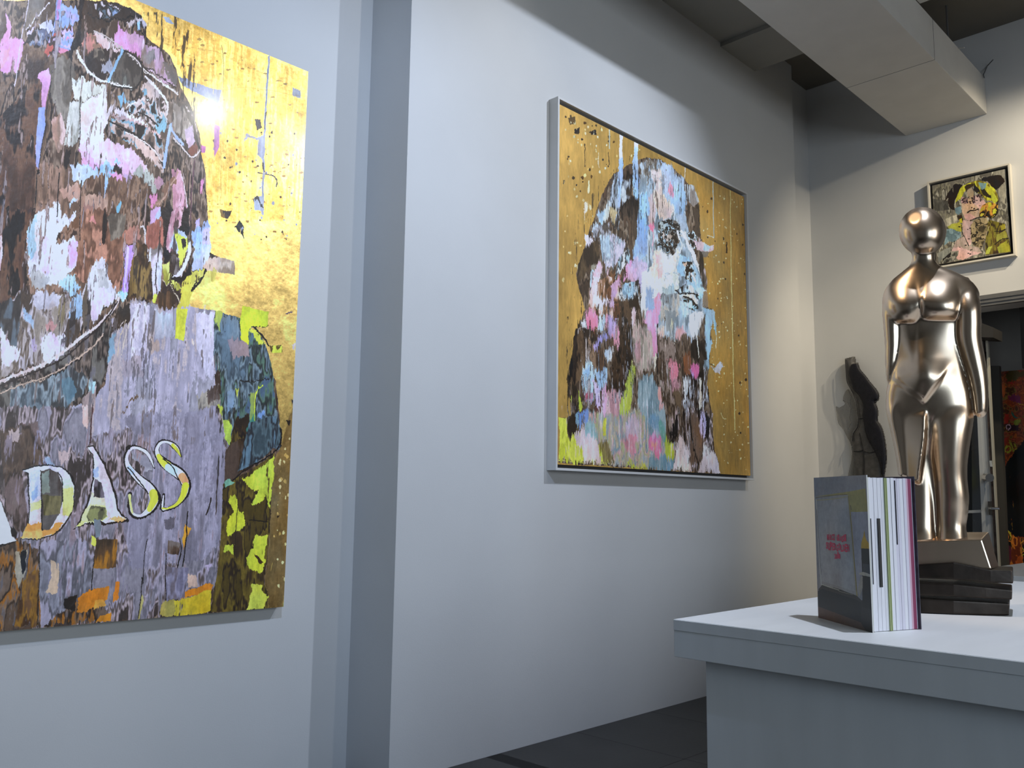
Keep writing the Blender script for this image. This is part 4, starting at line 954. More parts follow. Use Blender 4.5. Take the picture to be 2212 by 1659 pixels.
SC5 = """
@1740 1000 4.148
F 8d8f97 1 1: 0,60 560,60 640,1600 0,1500
F a39a58 1 1: 85,300 380,258 535,228 560,435 405,440 385,330 372,288 92,318
F 9a9c9c 1 1: 85,300 380,285 470,1210 130,1100
F a4a7ac 1 1: 100,345 372,315 440,1150 145,1060
F 9ea0ac 1 1: 405,440 560,435 590,1000 490,1000 470,1180 455,1150
L 6a5a20 5 .5: 92,312 260,290 372,283
L b8b078 6 .5: 98,335 250,322 372,300
L 9c9048 10 .5: 384,300 410,560 436,880 462,1200
L b8b8b4 10 .5: 95,330 110,560 125,860 142,1090
L 4a4c4c 3 .5: 100,420 116,620 130,860 142,1000
L 3a3a30 4 .5: 404,380 408,420
L 4a4428 3 .5: 400,470 420,700 440,900 458,1150
F 33322c 1 1: 118,1130 150,1095 300,1130 460,1190 500,1230 500,1300 118,1180
L c0bca8 6 .5: 148,1090 220,1115 300,1140
L 8a8470 5 .5: 300,1150 420,1180
F 0f1210 1 1: 112,1150 150,1128 460,1228 500,1250 505,1440 112,1290
F 5f4536 1 1: 112,1285 500,1430 505,1330 600,1340 640,1600 110,1400
F 2c2620 1 1: 500,1230 600,1250 610,1600 500,1440
F c7a01e 1 1: 518,650 526,600 534,650 545,690 575,730 590,770 498,766 500,715
F 10130f 1 1: 498,765 590,768 596,1015 508,1000
F 3a3c40 1 1: 512,900 590,910 592,1000 515,990
F 171310 1 1: 508,1005 596,1015 606,1320 510,1290
F b9b4a6 1 1: 482,985 515,975 596,1004 596,1024 520,1010 480,1000
F a8a49a 1 1: 468,1130 495,1020 512,1015 512,1120 485,1200
"""
# ------------------------------------------------------------------ painter: procedural pictures from strokes and noise
def hexc(h): return np.array([int(h[i:i + 2], 16) / 255 for i in (0, 2, 4)], np.float32)
def vn(h, w, cy, cx, rng):
    cy, cx = max(int(cy), 1), max(int(cx), 1)
    g = rng.random((cy + 2, cx + 2)).astype(np.float32)
    y = np.linspace(0, cy, h, dtype=np.float32); x = np.linspace(0, cx, w, dtype=np.float32)
    yi = np.minimum(y.astype(int), cy); xi = np.minimum(x.astype(int), cx); fy = y - yi; fx = x - xi
    fy = (fy * fy * (3 - 2 * fy))[:, None]; fx = (fx * fx * (3 - 2 * fx))[None]
    a = g[yi][:, xi]; b = g[yi][:, xi + 1]; c = g[yi + 1][:, xi]; d = g[yi + 1][:, xi + 1]
    return (a * (1 - fx) + b * fx) * (1 - fy) + (c * (1 - fx) + d * fx) * fy
def fb(h, w, cy, cx, rng, o=3, gain=0.55):
    s = 0; a = 1; t = 0
    for _ in range(o):
        s = s + a * vn(h, w, min(cy, h), min(cx, w), rng); t += a; a *= gain; cy *= 2; cx *= 2
    s = s / t; return (s - s.mean()) / (s.std() + 1e-6)
class Painter:
    def __init__(self, W_, H_, u2w, plane_ax, plane_v, res, seed=1, base='b08d45'):
        # canvas (u right, v down) metres -> world by u2w(u, v)
        self.w, self.h = int(W_ * res), int(H_ * res); self.res = res; self.W, self.Hm = W_, H_
        self.rng = np.random.default_rng(seed); self.ax, self.pv, self.u2w = plane_ax, plane_v, u2w
        u = (np.arange(self.w) + 0.5) / res; v = (np.arange(self.h) + 0.5) / res
        P = u2w(u[None, :], v[:, None]) - CAM
        z = P @ CF
        self.PX = (CX + FPX * (P @ CR) / z).astype(np.float32); self.PY = (CY - FPX * (P @ CU) / z).astype(np.float32)
        self.img = np.ones((self.h, self.w, 4), np.float32); self.img[..., :3] = hexc(base); self.img[..., 3] = 1.0
        h, w, r = self.h, self.w, self.rng; k = self.Hm; ka = self.W
        self.n1 = 0.38 * fb(h, w, 14 * k, 18 * ka, r, 5, 0.62) + 0.10 * fb(h, w, 120 * k, 200 * ka, r, 2); self.n2 = 0.38 * fb(h, w, 14 * k, 18 * ka, r, 5, 0.62) + 0.16 * fb(h, w, 60 * k, 260 * ka, r, 2)
        self.st = fb(h, w, 5 * k, 110 * ka, r, 3, 0.7)       # vertical dry brush
        self.st2 = fb(h, w, 14 * k, 60 * ka, r, 4, 0.75)
        self.gr = fb(h, w, 90 * k, 90 * ka, r, 3, 0.8)
        self.big = fb(h, w, 6 * k, 9 * ka, r, 3, 0.6); self.big2 = fb(h, w, 6 * k, 9 * ka, r, 3, 0.6)
    def w2c(self, px, py):
        q = on(px, py, self.ax, self.pv); return self.inv(q)
    def inv(self, q):
        o = self.u2w(np.zeros(1), np.zeros(1))[0]; U = self.u2w(np.ones(1), np.zeros(1))[0] - o; Vv = self.u2w(np.zeros(1), np.ones(1))[0] - o
        return (q - o) @ U * self.res, (q - o) @ Vv * self.res
    def win(self, pts, pad):
        c = [self.w2c(*p) for p in pts]; xs = [q[0] for q in c]; ys = [q[1] for q in c]
        x0, x1 = int(max(0, min(xs) - pad)), int(min(self.w, max(xs) + pad)); y0, y1 = int(max(0, min(ys) - pad)), int(min(self.h, max(ys) + pad))
        return None if x1 <= x0 or y1 <= y0 else (slice(y0, y1), slice(x0, x1))
    def mask(self, pts, s, rough):
        X = self.PX[s] + self.n1[s] * rough; Y = self.PY[s] + self.n2[s] * rough * 1.3
        return inside(pts, X, Y)
    def put(self, s, m, col, metal=0.0):
        m = m[..., None]; t = self.img[s]
        t[..., :3] = t[..., :3] * (1 - m) + col * m
        t[..., 3:] = t[..., 3:] * (1 - m) + (1.0 - metal) * m
    def fill(self, col, pts, a=1.0, rough=1.5, dry=0.0, metal=0.0):
        s = self.win(pts, 20)
        if s is None: return
        m = self.mask(pts, s, rough).astype(np.float32)
        if dry > 0: m *= np.clip((self.st[s] * 0.6 + self.st2[s] * 0.6 + 1.2 - dry * 2.2) * 3, 0, 1)
        c = hexc(col) * (1 + 0.04 * self.st2[s][..., None] + 0.025 * self.gr[s][..., None] + 0.05 * self.big[s][..., None]) + np.array([0.02, 0.0, -0.02], np.float32) * self.big2[s][..., None]
        if rough > 2: m *= np.clip((self.st[s] * 0.5 + self.st2[s] * 0.6 + self.big2[s] * 0.4 + 2.2) * 2.5, 0, 1)
        self.put(s, m * a, c, metal)
    def tex(self, cols, pts, a=1.0, rough=2.0, mode=0, metal=0.0):
        s = self.win(pts, 20)
        if s is None: return
        m = self.mask(pts, s, rough).astype(np.float32); r = self.rng
        h, w = m.shape; k = h / self.res; ka = w / self.res
        if mode == 0: t = fb(h, w, 8 * k, 20 * ka, r, 4, 0.52) + 0.22 * self.st[s] + 0.12 * self.st2[s]
        elif mode == 1: t = fb(h, w, 22 * k, 26 * ka, r, 3, 0.6)
        else: t = 0.75 * fb(h, w, 3 * k, 16 * ka, r, 4, 0.6) + 0.18 * self.st[s] + 0.1 * self.gr[s]
        C = [hexc(c) for c in cols]; n = len(C)
        q = np.clip((t + 1.6) / 3.2, 0, 0.999) * n; i = q.astype(int); f = np.clip((q - i - 0.35) / 0.65, 0, 1)[..., None] if mode != 1 else np.clip((q - i - 0.7) / 0.3, 0, 1)[..., None]
        C = np.array(C + [C[-1]]); c = C[i] * (1 - f) + C[i + 1] * f
        c = c * (1 + 0.035 * self.st2[s][..., None] + 0.03 * self.gr[s][..., None] + 0.03 * self.st[s][..., None])
        self.put(s, m * a, c, metal)
    def line(self, col, pts, w, rough=1.0, a=1.0, smooth=True, metal=0.0):
        """pts (x, y[, width])"""
        P = np.array([(p[0], p[1], p[2] if len(p) > 2 else w) for p in pts], float)
        if smooth and len(P) > 2:
            o = []
            Q = np.vstack([2 * P[0] - P[1], P, 2 * P[-1] - P[-2]])
            for i in range(1, len(Q) - 2):
                for t in np.arange(6) / 6: o.append(0.5 * ((2 * Q[i]) + (-Q[i - 1] + Q[i + 1]) * t + (2 * Q[i - 1] - 5 * Q[i] + 4 * Q[i + 1] - Q[i + 2]) * t * t + (-Q[i - 1] + 3 * Q[i] - 3 * Q[i + 1] + Q[i + 2]) * t**3))
            P = np.array(o + [P[-1]])
        s = self.win([tuple(p[:2]) for p in P], 14 + w)
        if s is None: return
        X = self.PX[s] + self.n1[s] * rough; Y = self.PY[s] + self.n2[s] * rough; m = np.zeros(X.shape, bool)
        for p, q in zip(P[:-1], P[1:]):
            dx, dy = q[0] - p[0], q[1] - p[1]; L = dx * dx + dy * dy + 1e-9
            t = np.clip(((X - p[0]) * dx + (Y - p[1]) * dy) / L, 0, 1); ww = (p[2] + (q[2] - p[2]) * t) / 2
            m |= (X - p[0] - t * dx)**2 + (Y - p[1] - t * dy)**2 < ww * ww
        self.put(s, m.astype(np.float32) * a, hexc(col) * (1 + 0.04 * self.st2[s][..., None]), metal)
    def specks(self, cols, pts, n, size, stretch=1.0, metal=0.0):
        """small flakes scattered inside the outline"""
        P = np.array(pts); k = 0; r = self.rng
        for _ in range(n * 3):
            if k >= n: break
            x = r.uniform(P[:, 0].min(), P[:, 0].max()); y = r.uniform(P[:, 1].min(), P[:, 1].max())
            if not inside(pts, np.array([[x]]), np.array([[y]]))[0, 0]: continue
            k += 1; a = r.uniform(0, 6.28); z = size * r.uniform(0.3, 1.0)
            q = [(x + z * math.cos(a + t) * r.uniform(.4, 1), y + z * stretch * math.sin(a + t) * r.uniform(.4, 1)) for t in np.arange(5) * 1.256]
            self.fill(cols[int(r.integers(len(cols)))], q, 1.0, 0.8, 0, metal)
    def drag(self, amp, pts):
        """pull the wet paint up and down along the brush streaks (figure only)"""
        s = self.win(pts, 5); m = inside(pts, self.PX[s], self.PY[s])
        d = (amp * (self.st * 0.7 + self.st2 * 0.5)).astype(int); yy, xx = np.mgrid[0:self.h, 0:self.w]
        src = self.img[np.clip(yy + d, 0, self.h - 1), xx]
        m &= (src[s][..., 3] > .99) & (self.img[s][..., 3] > .99)
        t = self.img[s]; t[m] = src[s][m]
    def run(self, script, tf):
        """one stroke a line: F col a rough dry | T cols a mode | L col w rough a | K cols n size stretch : points ; '@x0 y0 s' sets the crop frame"""
        ox, oy, sc = tf
        for ln in script.strip().splitlines():
            ln = ln.strip()
            if not ln or ln[0] == '#': continue
            if ln[0] == '@': ox, oy, sc = map(float, ln[1:].split()); continue
            head, body = ln.split(':'); hd = head.split()
            pts = [tuple(float(v) for v in p.split(',')) for p in body.split()]
            pts = [(ox + p[0] / sc, oy + p[1] / sc) + tuple(v / sc for v in p[2:]) for p in pts]
            g = [float(v) for v in hd[2:]]
            if hd[0] == 'F': self.fill(hd[1], pts, *(g + [1.0, 1.5, 0.0][len(g):]))
            elif hd[0] == 'T': self.tex(hd[1].split('/'), pts, g[0] if g else 1.0, 2.0, int(g[1]) if len(g) > 1 else 0)
            elif hd[0] == 'L': self.line(hd[1], pts, g[0] / sc, *(g[1:] + [1.0, 1.0][len(g) - 1:]))
            elif hd[0] == 'G': self.fill(hd[1], pts, *(g + [1.0, 1.5, 0.0][len(g):]), metal=1.0)
            elif hd[0] == 'D': self.drag(float(hd[1]), pts)
            elif hd[0] == 'K': self.specks(hd[1].split('/'), pts, int(g[0]), g[1] / sc, g[2] if len(g) > 2 else 1.0)
    def material(self, name, rough=0.45, coat=0.3, gold_rough=0.32, bump=0.15, gain=1.0):
        self.img[..., :3] *= gain
        im = bpy.data.images.new(name, self.w, self.h, alpha=True, float_buffer=False)
        a = np.clip(self.img, 0, 1)[::-1].astype(np.float32); a[..., 3] = 1.0
        im.pixels.foreach_set(np.ascontiguousarray(a).ravel()); im.update(); im.pack()
        gm = bpy.data.images.new(name + '_leaf', self.w, self.h, alpha=False, float_buffer=False); gm.colorspace_settings.name = 'Non-Color'
        g = np.ones((self.h, self.w, 4), np.float32); g[..., :3] = (1 - np.clip(self.img[..., 3:], 0, 1))[::-1]
        gm.pixels.foreach_set(g.ravel()); gm.update(); gm.pack()
        m = bpy.data.materials.new(name); m.use_nodes = True; nt = m.node_tree; b = nt.nodes['Principled BSDF']
        t = nt.nodes.new('ShaderNodeTexImage'); t.image = im; nt.links.new(t.outputs[0], b.inputs['Base Color'])
        g_ = nt.nodes.new('ShaderNodeTexImage'); g_.image = gm; nt.links.new(g_.outputs[0], b.inputs['Metallic'])
        tc = nt.nodes.new('ShaderNodeTexCoord'); n = nt.nodes.new('ShaderNodeTexNoise'); n.inputs['Scale'].default_value = 9; n.inputs['Detail'].default_value = 7
        nt.links.new(tc.outputs['Object'], n.inputs['Vector'])
        mr = nt.nodes.new('ShaderNodeMapRange'); mr.inputs[3].default_value = gold_rough - 0.1; mr.inputs[4].default_value = gold_rough + 0.12
        nt.links.new(n.outputs['Fac'], mr.inputs[0])
        mx = nt.nodes.new('ShaderNodeMix'); mx.inputs[2].default_value = rough
        nt.links.new(g_.outputs[0], mx.inputs[0]); nt.links.new(mr.outputs[0], mx.inputs[3]); nt.links.new(mx.outputs[0], b.inputs['Roughness'])
        n2 = nt.nodes.new('ShaderNodeTexNoise'); n2.inputs['Scale'].default_value = 35; n2.inputs['Detail'].default_value = 9
        nt.links.new(tc.outputs['Object'], n2.inputs['Vector'])
        bp = nt.nodes.new('ShaderNodeBump'); bp.inputs['Strength'].default_value = bump; bp.inputs['Distance'].default_value = 0.004
        nt.links.new(n2.outputs['Fac'], bp.inputs['Height']); nt.links.new(bp.outputs[0], b.inputs['Normal'])
        b.inputs['Coat Weight'].default_value = coat; b.inputs['Coat Roughness'].default_value = 0.15
        return m
def picture(name, corners, m, parent, thick=None):
    """quad with UVs; corners bl, br, tr, tl"""
    V = [np.array(c) for c in corners]
    o = mesh(name, V, [(0, 1, 2, 3)], m, parent)
    uv = o.data.uv_layers.new(name='UVMap')
    for l, c in zip(uv.data, ((0, 0), (1, 0), (1, 1), (0, 1))): l.uv = c
    return o
# ------------------------------------------------------------------ counter tables
H = 0.88
tb = empty('counter_table', (2.4, 0.4, 0), 'long white painted counter in the foreground carrying the book and the bronze statue', 'table')
TX0, TX1, TY1, TY0 = 1.583, 3.262, 1.062, -0.75
box('tabletop', TX0, TX1, TY0, TY1, H - 0.076, H, M_TABLE, tb, bevel=0.0012)
box('pedestal', TX0 + 0.035, TX1 - 0.05, TY0 + 0.05, 1.008, 0.0, H - 0.076, M_TABLE, tb)
box('edge_lip', TX0 - 0.0015, TX0 + 0.002, TY0, TY1, H - 0.022, H - 0.001, M_TABLE, tb, bevel=0.0006)
t2 = empty('counter_table', (4.2, 0.4, 0), 'second white counter standing farther back behind the statue', 'table')
box('tabletop', 3.505, 4.50, -0.75, 1.11, H - 0.07, H, M_TABLE, t2, bevel=0.002)
box('pedestal', 3.54, 4.45, -0.7, 1.05, 0.0, H - 0.07, M_TABLE, t2)

# ------------------------------------------------------------------ solid figures: lofts merged by voxels
VD = np.array([0.9465, 0.3226, 0.0]); RD = np.array([0.3226, -0.9465, 0.0])
def sp(px, py, d, D):
    """point on the upright plane across the line of sight at depth D+d"""
    q = ray(px, py); return CAM + q * ((D + d - CAM[:2] @ VD[:2]) / (q @ VD))
def spline(keys, y):
    keys = sorted(keys, key=lambda k: k[0]); ys = [k[0] for k in keys]
    out = []
    for c in range(1, len(keys[0])):
        v = [k[c] for k in keys]
        i = min(max(np.searchsorted(ys, y) - 1, 0), len(ys) - 2)
        h = ys[i + 1] - ys[i]; t = (y - ys[i]) / h
        d = [(v[min(j + 1, len(v) - 1)] - v[max(j - 1, 0)]) / (ys[min(j + 1, len(v) - 1)] - ys[max(j - 1, 0)]) for j in (i, i + 1)]
        out.append((2 * t**3 - 3 * t**2 + 1) * v[i] + (t**3 - 2 * t**2 + t) * h * d[0] + (-2 * t**3 + 3 * t**2) * v[i + 1] + (t**3 - t**2) * h * d[1])
    return out
def loft(keys, D, k, n=36, step=6, pw=2.0, off=0.0):
    """keys: (y, xl, xr, front px, back px) ; returns verts, faces of a closed surface"""
    ys = np.arange(keys[0][0], keys[-1][0] + 0.01, step); V = []; F = []
    for y in ys:
        xl, xr, fr, ba = spline(keys, y)
        cx_, hw = (xl + xr) / 2, max((xr - xl) / 2, 0.5)
        L = sp(cx_, y, off * k, D)
        for a in range(n):
            q = 2 * math.pi * a / n; c, s = math.cos(q), math.sin(q)
            c2 = math.copysign(abs(c) ** (2 / pw), c); s2 = math.copysign(abs(s) ** (2 / pw), s)
            dep = -s2 * fr if s > 0 else -s2 * ba
            V.append(L + RD * c2 * hw * k + VD * dep * k)
    m = len(ys)
    for i in range(m - 1):
        for a in range(n):
            F.append((i * n + a, i * n + (a + 1) % n, (i + 1) * n + (a + 1) % n, (i + 1) * n + a))
    F.append(tuple(range(n))[::-1]); F.append(tuple((m - 1) * n + a for a in range(n)))
    return V, F
def polyloft(rings, D, k):
    """rings: list of (y, [(px, d px), ...])"""
    V = []; F = []; n = len(rings[0][1])
    for y, pts in rings:
        for px, d in pts: V.append(sp(px, y, d * k, D))
    for i in range(len(rings) - 1):
        for a in range(n):
            F.append((i * n + a, i * n + (a + 1) % n, (i + 1) * n + (a + 1) % n, (i + 1) * n + a))
    F.append(tuple(range(n))[::-1]); F.append(tuple((len(rings) - 1) * n + a for a in range(n)))
    return V, F
def ball(px, py, d, rx, ry, rd, D, k, n=20):
    C0 = sp(px, py, d * k, D); V = []; F = []
    for i in range(1, n):
        t = math.pi * i / n
        for a in range(n):
            q = 2 * math.pi * a / n
            V.append(C0 + RD * rx * k * math.sin(t) * math.cos(q) + VD * rd * k * math.sin(t) * math.sin(q) + np.array([0, 0, ry * k * math.cos(t)]))
    m = n - 1
    for i in range(m - 1):
        for a in range(n):
            F.append((i * n + a, i * n + (a + 1) % n, (i + 1) * n + (a + 1) % n, (i + 1) * n + a))
    F.append(tuple(range(n))[::-1]); F.append(tuple((m - 1) * n + a for a in range(n)))
    return V, F
def merged(name, bits, m, parent, voxel, smooth_it=6, fac=0.6):
    V = []; F = []
    for v, f in bits:
        o = len(V); V += list(v); F += [tuple(i + o for i in q) for q in f]
    o = mesh(name, V, F, m, parent)
    bm = bmesh.new(); bm.from_mesh(o.data); bmesh.ops.recalc_face_normals(bm, faces=bm.faces); bm.to_mesh(o.data); bm.free()
    r = o.modifiers.new('r', 'REMESH'); r.mode = 'VOXEL'; r.voxel_size = voxel; r.adaptivity = 0
    s = o.modifiers.new('s', 'SMOOTH'); s.iterations = smooth_it; s.factor = fac
    bpy.context.view_layer.update()
    dg = bpy.context.evaluated_depsgraph_get()
    nm = bpy.data.meshes.new_from_object(o.evaluated_get(dg)); old = o.data
    o.modifiers.clear(); o.data = nm; nm.name = name
    nm.materials.clear(); nm.materials.append(m)
    nm.polygons.foreach_set('use_smooth', [True] * len(nm.polygons))
    return o

# bronze figure -----------------------------------------------------
M_BRONZE = mat('satin_bronze', (0.66, 0.51, 0.37), 0.27, 1.0, noise=0.06, scale=14, aniso=(1, 1, 0.25))
M_PATINA = mat('dark_patina', (0.030, 0.023, 0.018), 0.33, 0.75, noise=0.35, scale=20, bump=0.3, bscale=50)
D0 = 2.335; K0 = 1.0 / FPX * D0 * 0.955
st = empty('bronze_statue', (2.24, 0.72, H), 'polished bronze standing female figure with smooth blank head on a stepped dark base', 'statue')
def sstep(t): t = np.clip(t, 0, 1); return t * t * (3 - 2 * t)
GX, GY = np.meshgrid(np.arange(1896, 2144, 1.25), np.arange(440, 1182, 1.25))
def part(keys, off=0.0, pw=2.1, prof=None):
    """front and back depth (px) of a limb whose rows are (y, xl, xr, front, back)"""
    fr = np.full(GX.shape, -99.0); bk = fr.copy()
    for i, y in enumerate(GY[:, 0]):
        if y < keys[0][0] or y > keys[-1][0]: continue
        xl, xr, f, b = spline(keys, y); u = (GX[i] - (xl + xr) / 2) / max((xr - xl) / 2, .5); m = np.abs(u) < 1
        e = (1 - np.abs(u[m]) ** pw) ** (1 / pw)
        o_ = off * sstep((y - keys[0][0]) / 80.0)
        fr[i, m] = f * e + o_; bk[i, m] = b * e - o_
    return fr, bk
def smax(a, b, k):
    h = np.clip(0.5 + 0.5 * (a - b) / k, 0, 1); return b + (a - b) * h + k * h * (1 - h)
hd = 1 - ((GX - 1993) / 52.0) ** 2 - ((GY - 499.5) / 53.0) ** 2
head = np.where(hd > 0, 50 * np.sqrt(np.maximum(hd, 0)), -99.0)
facet = 35 + .45 * (GX - 1976) + .80 * (GY - 470)
head_f = np.where(head > -50, np.minimum(head, facet), -99.0)
neck = part([(535, 1964, 2024, 26, 26), (556, 1970, 2020, 22, 24), (572, 1965, 2029, 23, 26), (588, 1947, 2066, 26, 28), (606, 1926, 2098, 30, 32), (632, 1909, 2116, 34, 34), (665, 1907, 2112, 36, 36), (700, 1926, 2086, 33, 38), (745, 1930, 2086, 33, 40), (790, 1926, 2092, 37, 42), (820, 1920, 2096, 41, 46), (850, 1914, 2102, 41, 50), (890, 1915, 2104, 38, 50), (925, 1924, 2102, 28, 44)], pw=2.3)
tf = neck[0].copy(); ok = tf > -50
def bump(cx_, cy, sx, sy, amp): return amp * np.exp(-((GX - cx_) / sx) ** 2 - ((GY - cy) / sy) ** 2)
def bust(cx_, cy, r, dep):
    up = sstep((GY - (cy - 78)) / 74.0) ** 1.3; dn = np.sqrt(np.clip(1 - ((GY - cy) / 25.0) ** 2, 0, 1))
    v = np.where(GY < cy, up, dn); w_ = r * (0.75 + 0.25 * v)
    return dep * v * np.clip(1 - (np.abs(GX - cx_) / (w_ * 1.15)) ** 2.4, 0, 1) ** .8
vl = np.where(GX < 1997, 829 + (GX - 1934) * 0.72, 874 - (GX - 1997) * 1.35)
fade = sstep((GX - 1922) / 14) * sstep((2066 - GX) / 30)
tf = tf + np.where(ok, bust(1946, 672, 35, 19) + bust(2033, 665, 39, 21) + bump(1990, 640, 60, 32, 8) + bump(1989, 652, 13, 26, 9) + bump(1996, 785, 34, 52, 17) + 7 * sstep((vl - GY) / 15.0) * sstep((GY - 770) / 50.0) * fade - bump(1976, 720, 8, 60, 2), 0)
arm_l = part([(622, 1916, 1940, 2, 12), (640, 1909, 1946, 18, 22), (665, 1905, 1946, 24, 24), (705, 1908, 1945, 22, 22), (745, 1911, 1944, 20, 20), (785, 1912, 1938, 17, 18), (815, 1914, 1930, 12, 14), (836, 1919, 1923, 4, 5)], off=6)
arm_r = part([(598, 2072, 2092, 2, 12), (620, 2064, 2106, 16, 22), (650, 2064, 2118, 27, 28), (690, 2065, 2121, 28, 28), (730, 2066, 2121, 27, 28), (770, 2076, 2128, 26, 26), (810, 2089, 2134, 24, 24), (850, 2099, 2136, 20, 20), (878, 2103, 2135, 18, 18), (894, 2105, 2132, 15, 15), (903, 2113, 2124, 4, 5)], off=16)
thl = part([(835, 1916, 1992, 18, 44), (880, 1913, 1998, 36, 48), (905, 1917, 2000, 44, 46), (945, 1926, 1999, 44, 42), (985, 1934, 1994, 42, 36), (1020, 1939, 1989, 40, 28), (1044, 1942, 1986, 38, 22)])
xl_, xr_ = np.interp(GY, [835, 880, 905, 945, 985, 1020, 1044], [1916, 1913, 1917, 1926, 1934, 1939, 1942]), np.interp(GY, [835, 880, 905, 945, 985, 1020, 1044], [1992, 1999, 2001, 1999, 1994, 1989, 1986])
u_ = np.clip((GX - xl_) / (xr_ - xl_), 0, 1)
ridge = np.interp(GY, [835, 880, 930, 985, 1044], [40, 46, 50, 50, 46])
panel = np.where((GX > xl_) & (GX < xr_) & (GY > 850) & (GY < 1027 + (GX - 1941) * 0.36), (12 + (ridge - 12) * u_ ** .75) * np.clip(u_ * 9, 0, 1) ** .5, -99.0)
panel = np.where(panel > -50, panel * (0.55 + 0.45 * sstep((GY - 850) / 55)), panel)
thl_f = np.where(GY < 1027 + (GX - 1941) * 0.36, np.minimum(thl[0], 30), -99.0); thl_b = np.where(GY < 1027 + (GX - 1941) * 0.36, thl[1], -99.0)
shl = part([(930, 1955, 2008, 22, 36), (985, 1950, 2012, 20, 36), (1040, 1948, 2015, 20, 36), (1090, 1948, 2018, 24, 36), (1140, 1944, 2020, 30, 37), (1172, 1934, 2026, 40, 42)], pw=2.6)
leg_r = part([(850, 1998, 2102, 18, 52), (880, 1999, 2103, 36, 51), (905, 2001, 2104, 43, 50), (934, 2005, 2100, 45, 46), (990, 2011, 2092, 42, 40), (1028, 2016, 2090, 38, 36), (1073, 2020, 2094, 35, 36), (1109, 2021, 2092, 31, 36), (1140, 2022, 2088, 31, 34), (1172, 2018, 2094, 40, 40)], pw=2.2)
fill_ = part([(860, 1950, 2050, 36, 40), (930, 1955, 2050, 31, 38), (1000, 1965, 2048, 16, 36), (1172, 1970, 2050, 14, 34)])
FR = smax(tf, leg_r[0], 5); FR = smax(FR, fill_[0], 2); FR = smax(FR, thl_f, 4); FR = smax(FR, panel, 1.5); FR = smax(FR, shl[0], 3)
FR = smax(FR, arm_l[0], 3); FR = smax(FR, arm_r[0], 3); FR = smax(FR, head_f, 5)
BK = neck[1]
for p_ in (fill_[1], leg_r[1], thl_b, shl[1], arm_l[1], arm_r[1], head): BK = smax(BK, p_, 5)
for _ in range(3):
    sel = FR > -20; Q = np.where(sel, FR, 0); Wt = sel.astype(float)
    num = sum(np.roll(np.roll(Q, i, 0), j, 1) for i in (-1, 0, 1) for j in (-1, 0, 1)); den = sum(np.roll(np.roll(Wt, i, 0), j, 1) for i in (-1, 0, 1) for j in (-1, 0, 1))
    FR = np.where(sel, num / np.maximum(den, 1), FR)
sel = (FR > -20) & (BK > -40); cell = sel[:-1, :-1] & sel[1:, :-1] & sel[:-1, 1:] & sel[1:, 1:]
use = np.zeros(sel.shape, bool)
for dy in (0, 1):
    for dx in (0, 1): use[dy:dy + cell.shape[0], dx:dx + cell.shape[1]] |= cell
ix = -np.ones(sel.shape, int); ij = np.argwhere(use); ix[use] = np.arange(len(ij)); nv = len(ij)
Vf = [sp(GX[i, j], GY[i, j], -(max(FR[i, j], 0) + 1.2) * K0, D0) for i, j in ij]; Vb = [sp(GX[i, j], GY[i, j], (max(BK[i, j], 0) + 1.2) * K0, D0) for i, j in ij]
Fc = []; ed = {}
for i, j in np.argwhere(cell):
    q = (ix[i, j], ix[i, j + 1], ix[i + 1, j + 1], ix[i + 1, j]); Fc.append(q[::-1]); Fc.append(tuple(v + nv for v in q))
    for k in range(4): ed[(q[k], q[(k + 1) % 4])] = 1
for a_, b_ in ed:
    if (b_, a_) not in ed: Fc.append((a_, b_, b_ + nv, a_ + nv))
merged('figure_body', [(Vf + Vb, Fc)], M_BRONZE, st, 0.0024, 7, 0.6)
# base block (flared) and three patinated slabs; corners given by picture position and depth
def slab(name, tl, tr, br, bl, dl, dr, back, m, bev):
    f = [sp(*bl, dl, D0), sp(*br, dr, D0)]; t = [sp(*tl, dl, D0), sp(*tr, dr, D0)]
    bk = VD * back + RD * 0.02
    zb = min(f[0][2], f[1][2])
    bot = [f[0], f[1], f[1] + bk, f[0] + bk]; top = [t[0], t[1], t[1] + bk, t[0] + bk]
    return hexa(name, bot, top, m, st, bev)
E0 = D0
def P_(px, py, d): return sp(px, py, d, D0)
# block: rings from top to flared foot
rings = [(0.0, 0), (0.25, 0.03), (0.5, 0.09), (0.75, 0.2), (0.92, 0.42), (1.0, 0.75)]
top = [P_(1905, 1172, -0.075), P_(2121, 1165, -0.060), P_(2136, 1149, 0.055), P_(1925, 1150, 0.07)]
bot = [P_(1880, 1226, -0.080), P_(2142, 1229, -0.062), P_(2158, 1226, 0.06), P_(1900, 1222, 0.075)]
V = []; F = []
zt = np.mean([p[2] for p in top]); zb_ = 0.982 if False else None
for t, fl_ in rings:
    for a, b in zip(top, bot):
        q = a + (b - a) * t; V.append(q)
for i in range(len(rings) - 1):
    for a in range(4): F.append((i * 4 + a, i * 4 + (a + 1) % 4, (i + 1) * 4 + (a + 1) % 4, (i + 1) * 4 + a))
F += [(0, 3, 2, 1), tuple(len(V) - 4 + a for a in range(4))]
mesh('base_block', V, F, M_BRONZE, st, bevel=0.003)
def wavy(name, pts_top, pts_bot, back, m):
    """slab whose front edge runs through picture points (px, py, d)"""
    V = []; F = []
    for a, b in zip(pts_top, pts_bot):
        A, B = P_(*a), P_(*b)
        V += [A, B, B + VD * back + RD * 0.012, A + VD * back + RD * 0.012]
    for i in range(len(pts_top) - 1):
        for k in range(4): F.append((i * 4 + k, (i + 1) * 4 + k, (i + 1) * 4 + (k + 1) % 4, i * 4 + (k + 1) % 4))
    F += [(0, 1, 2, 3), tuple(len(V) - 4 + a for a in (3, 2, 1, 0))]
    return mesh(name, V, F, m, st, bevel=0.0035)
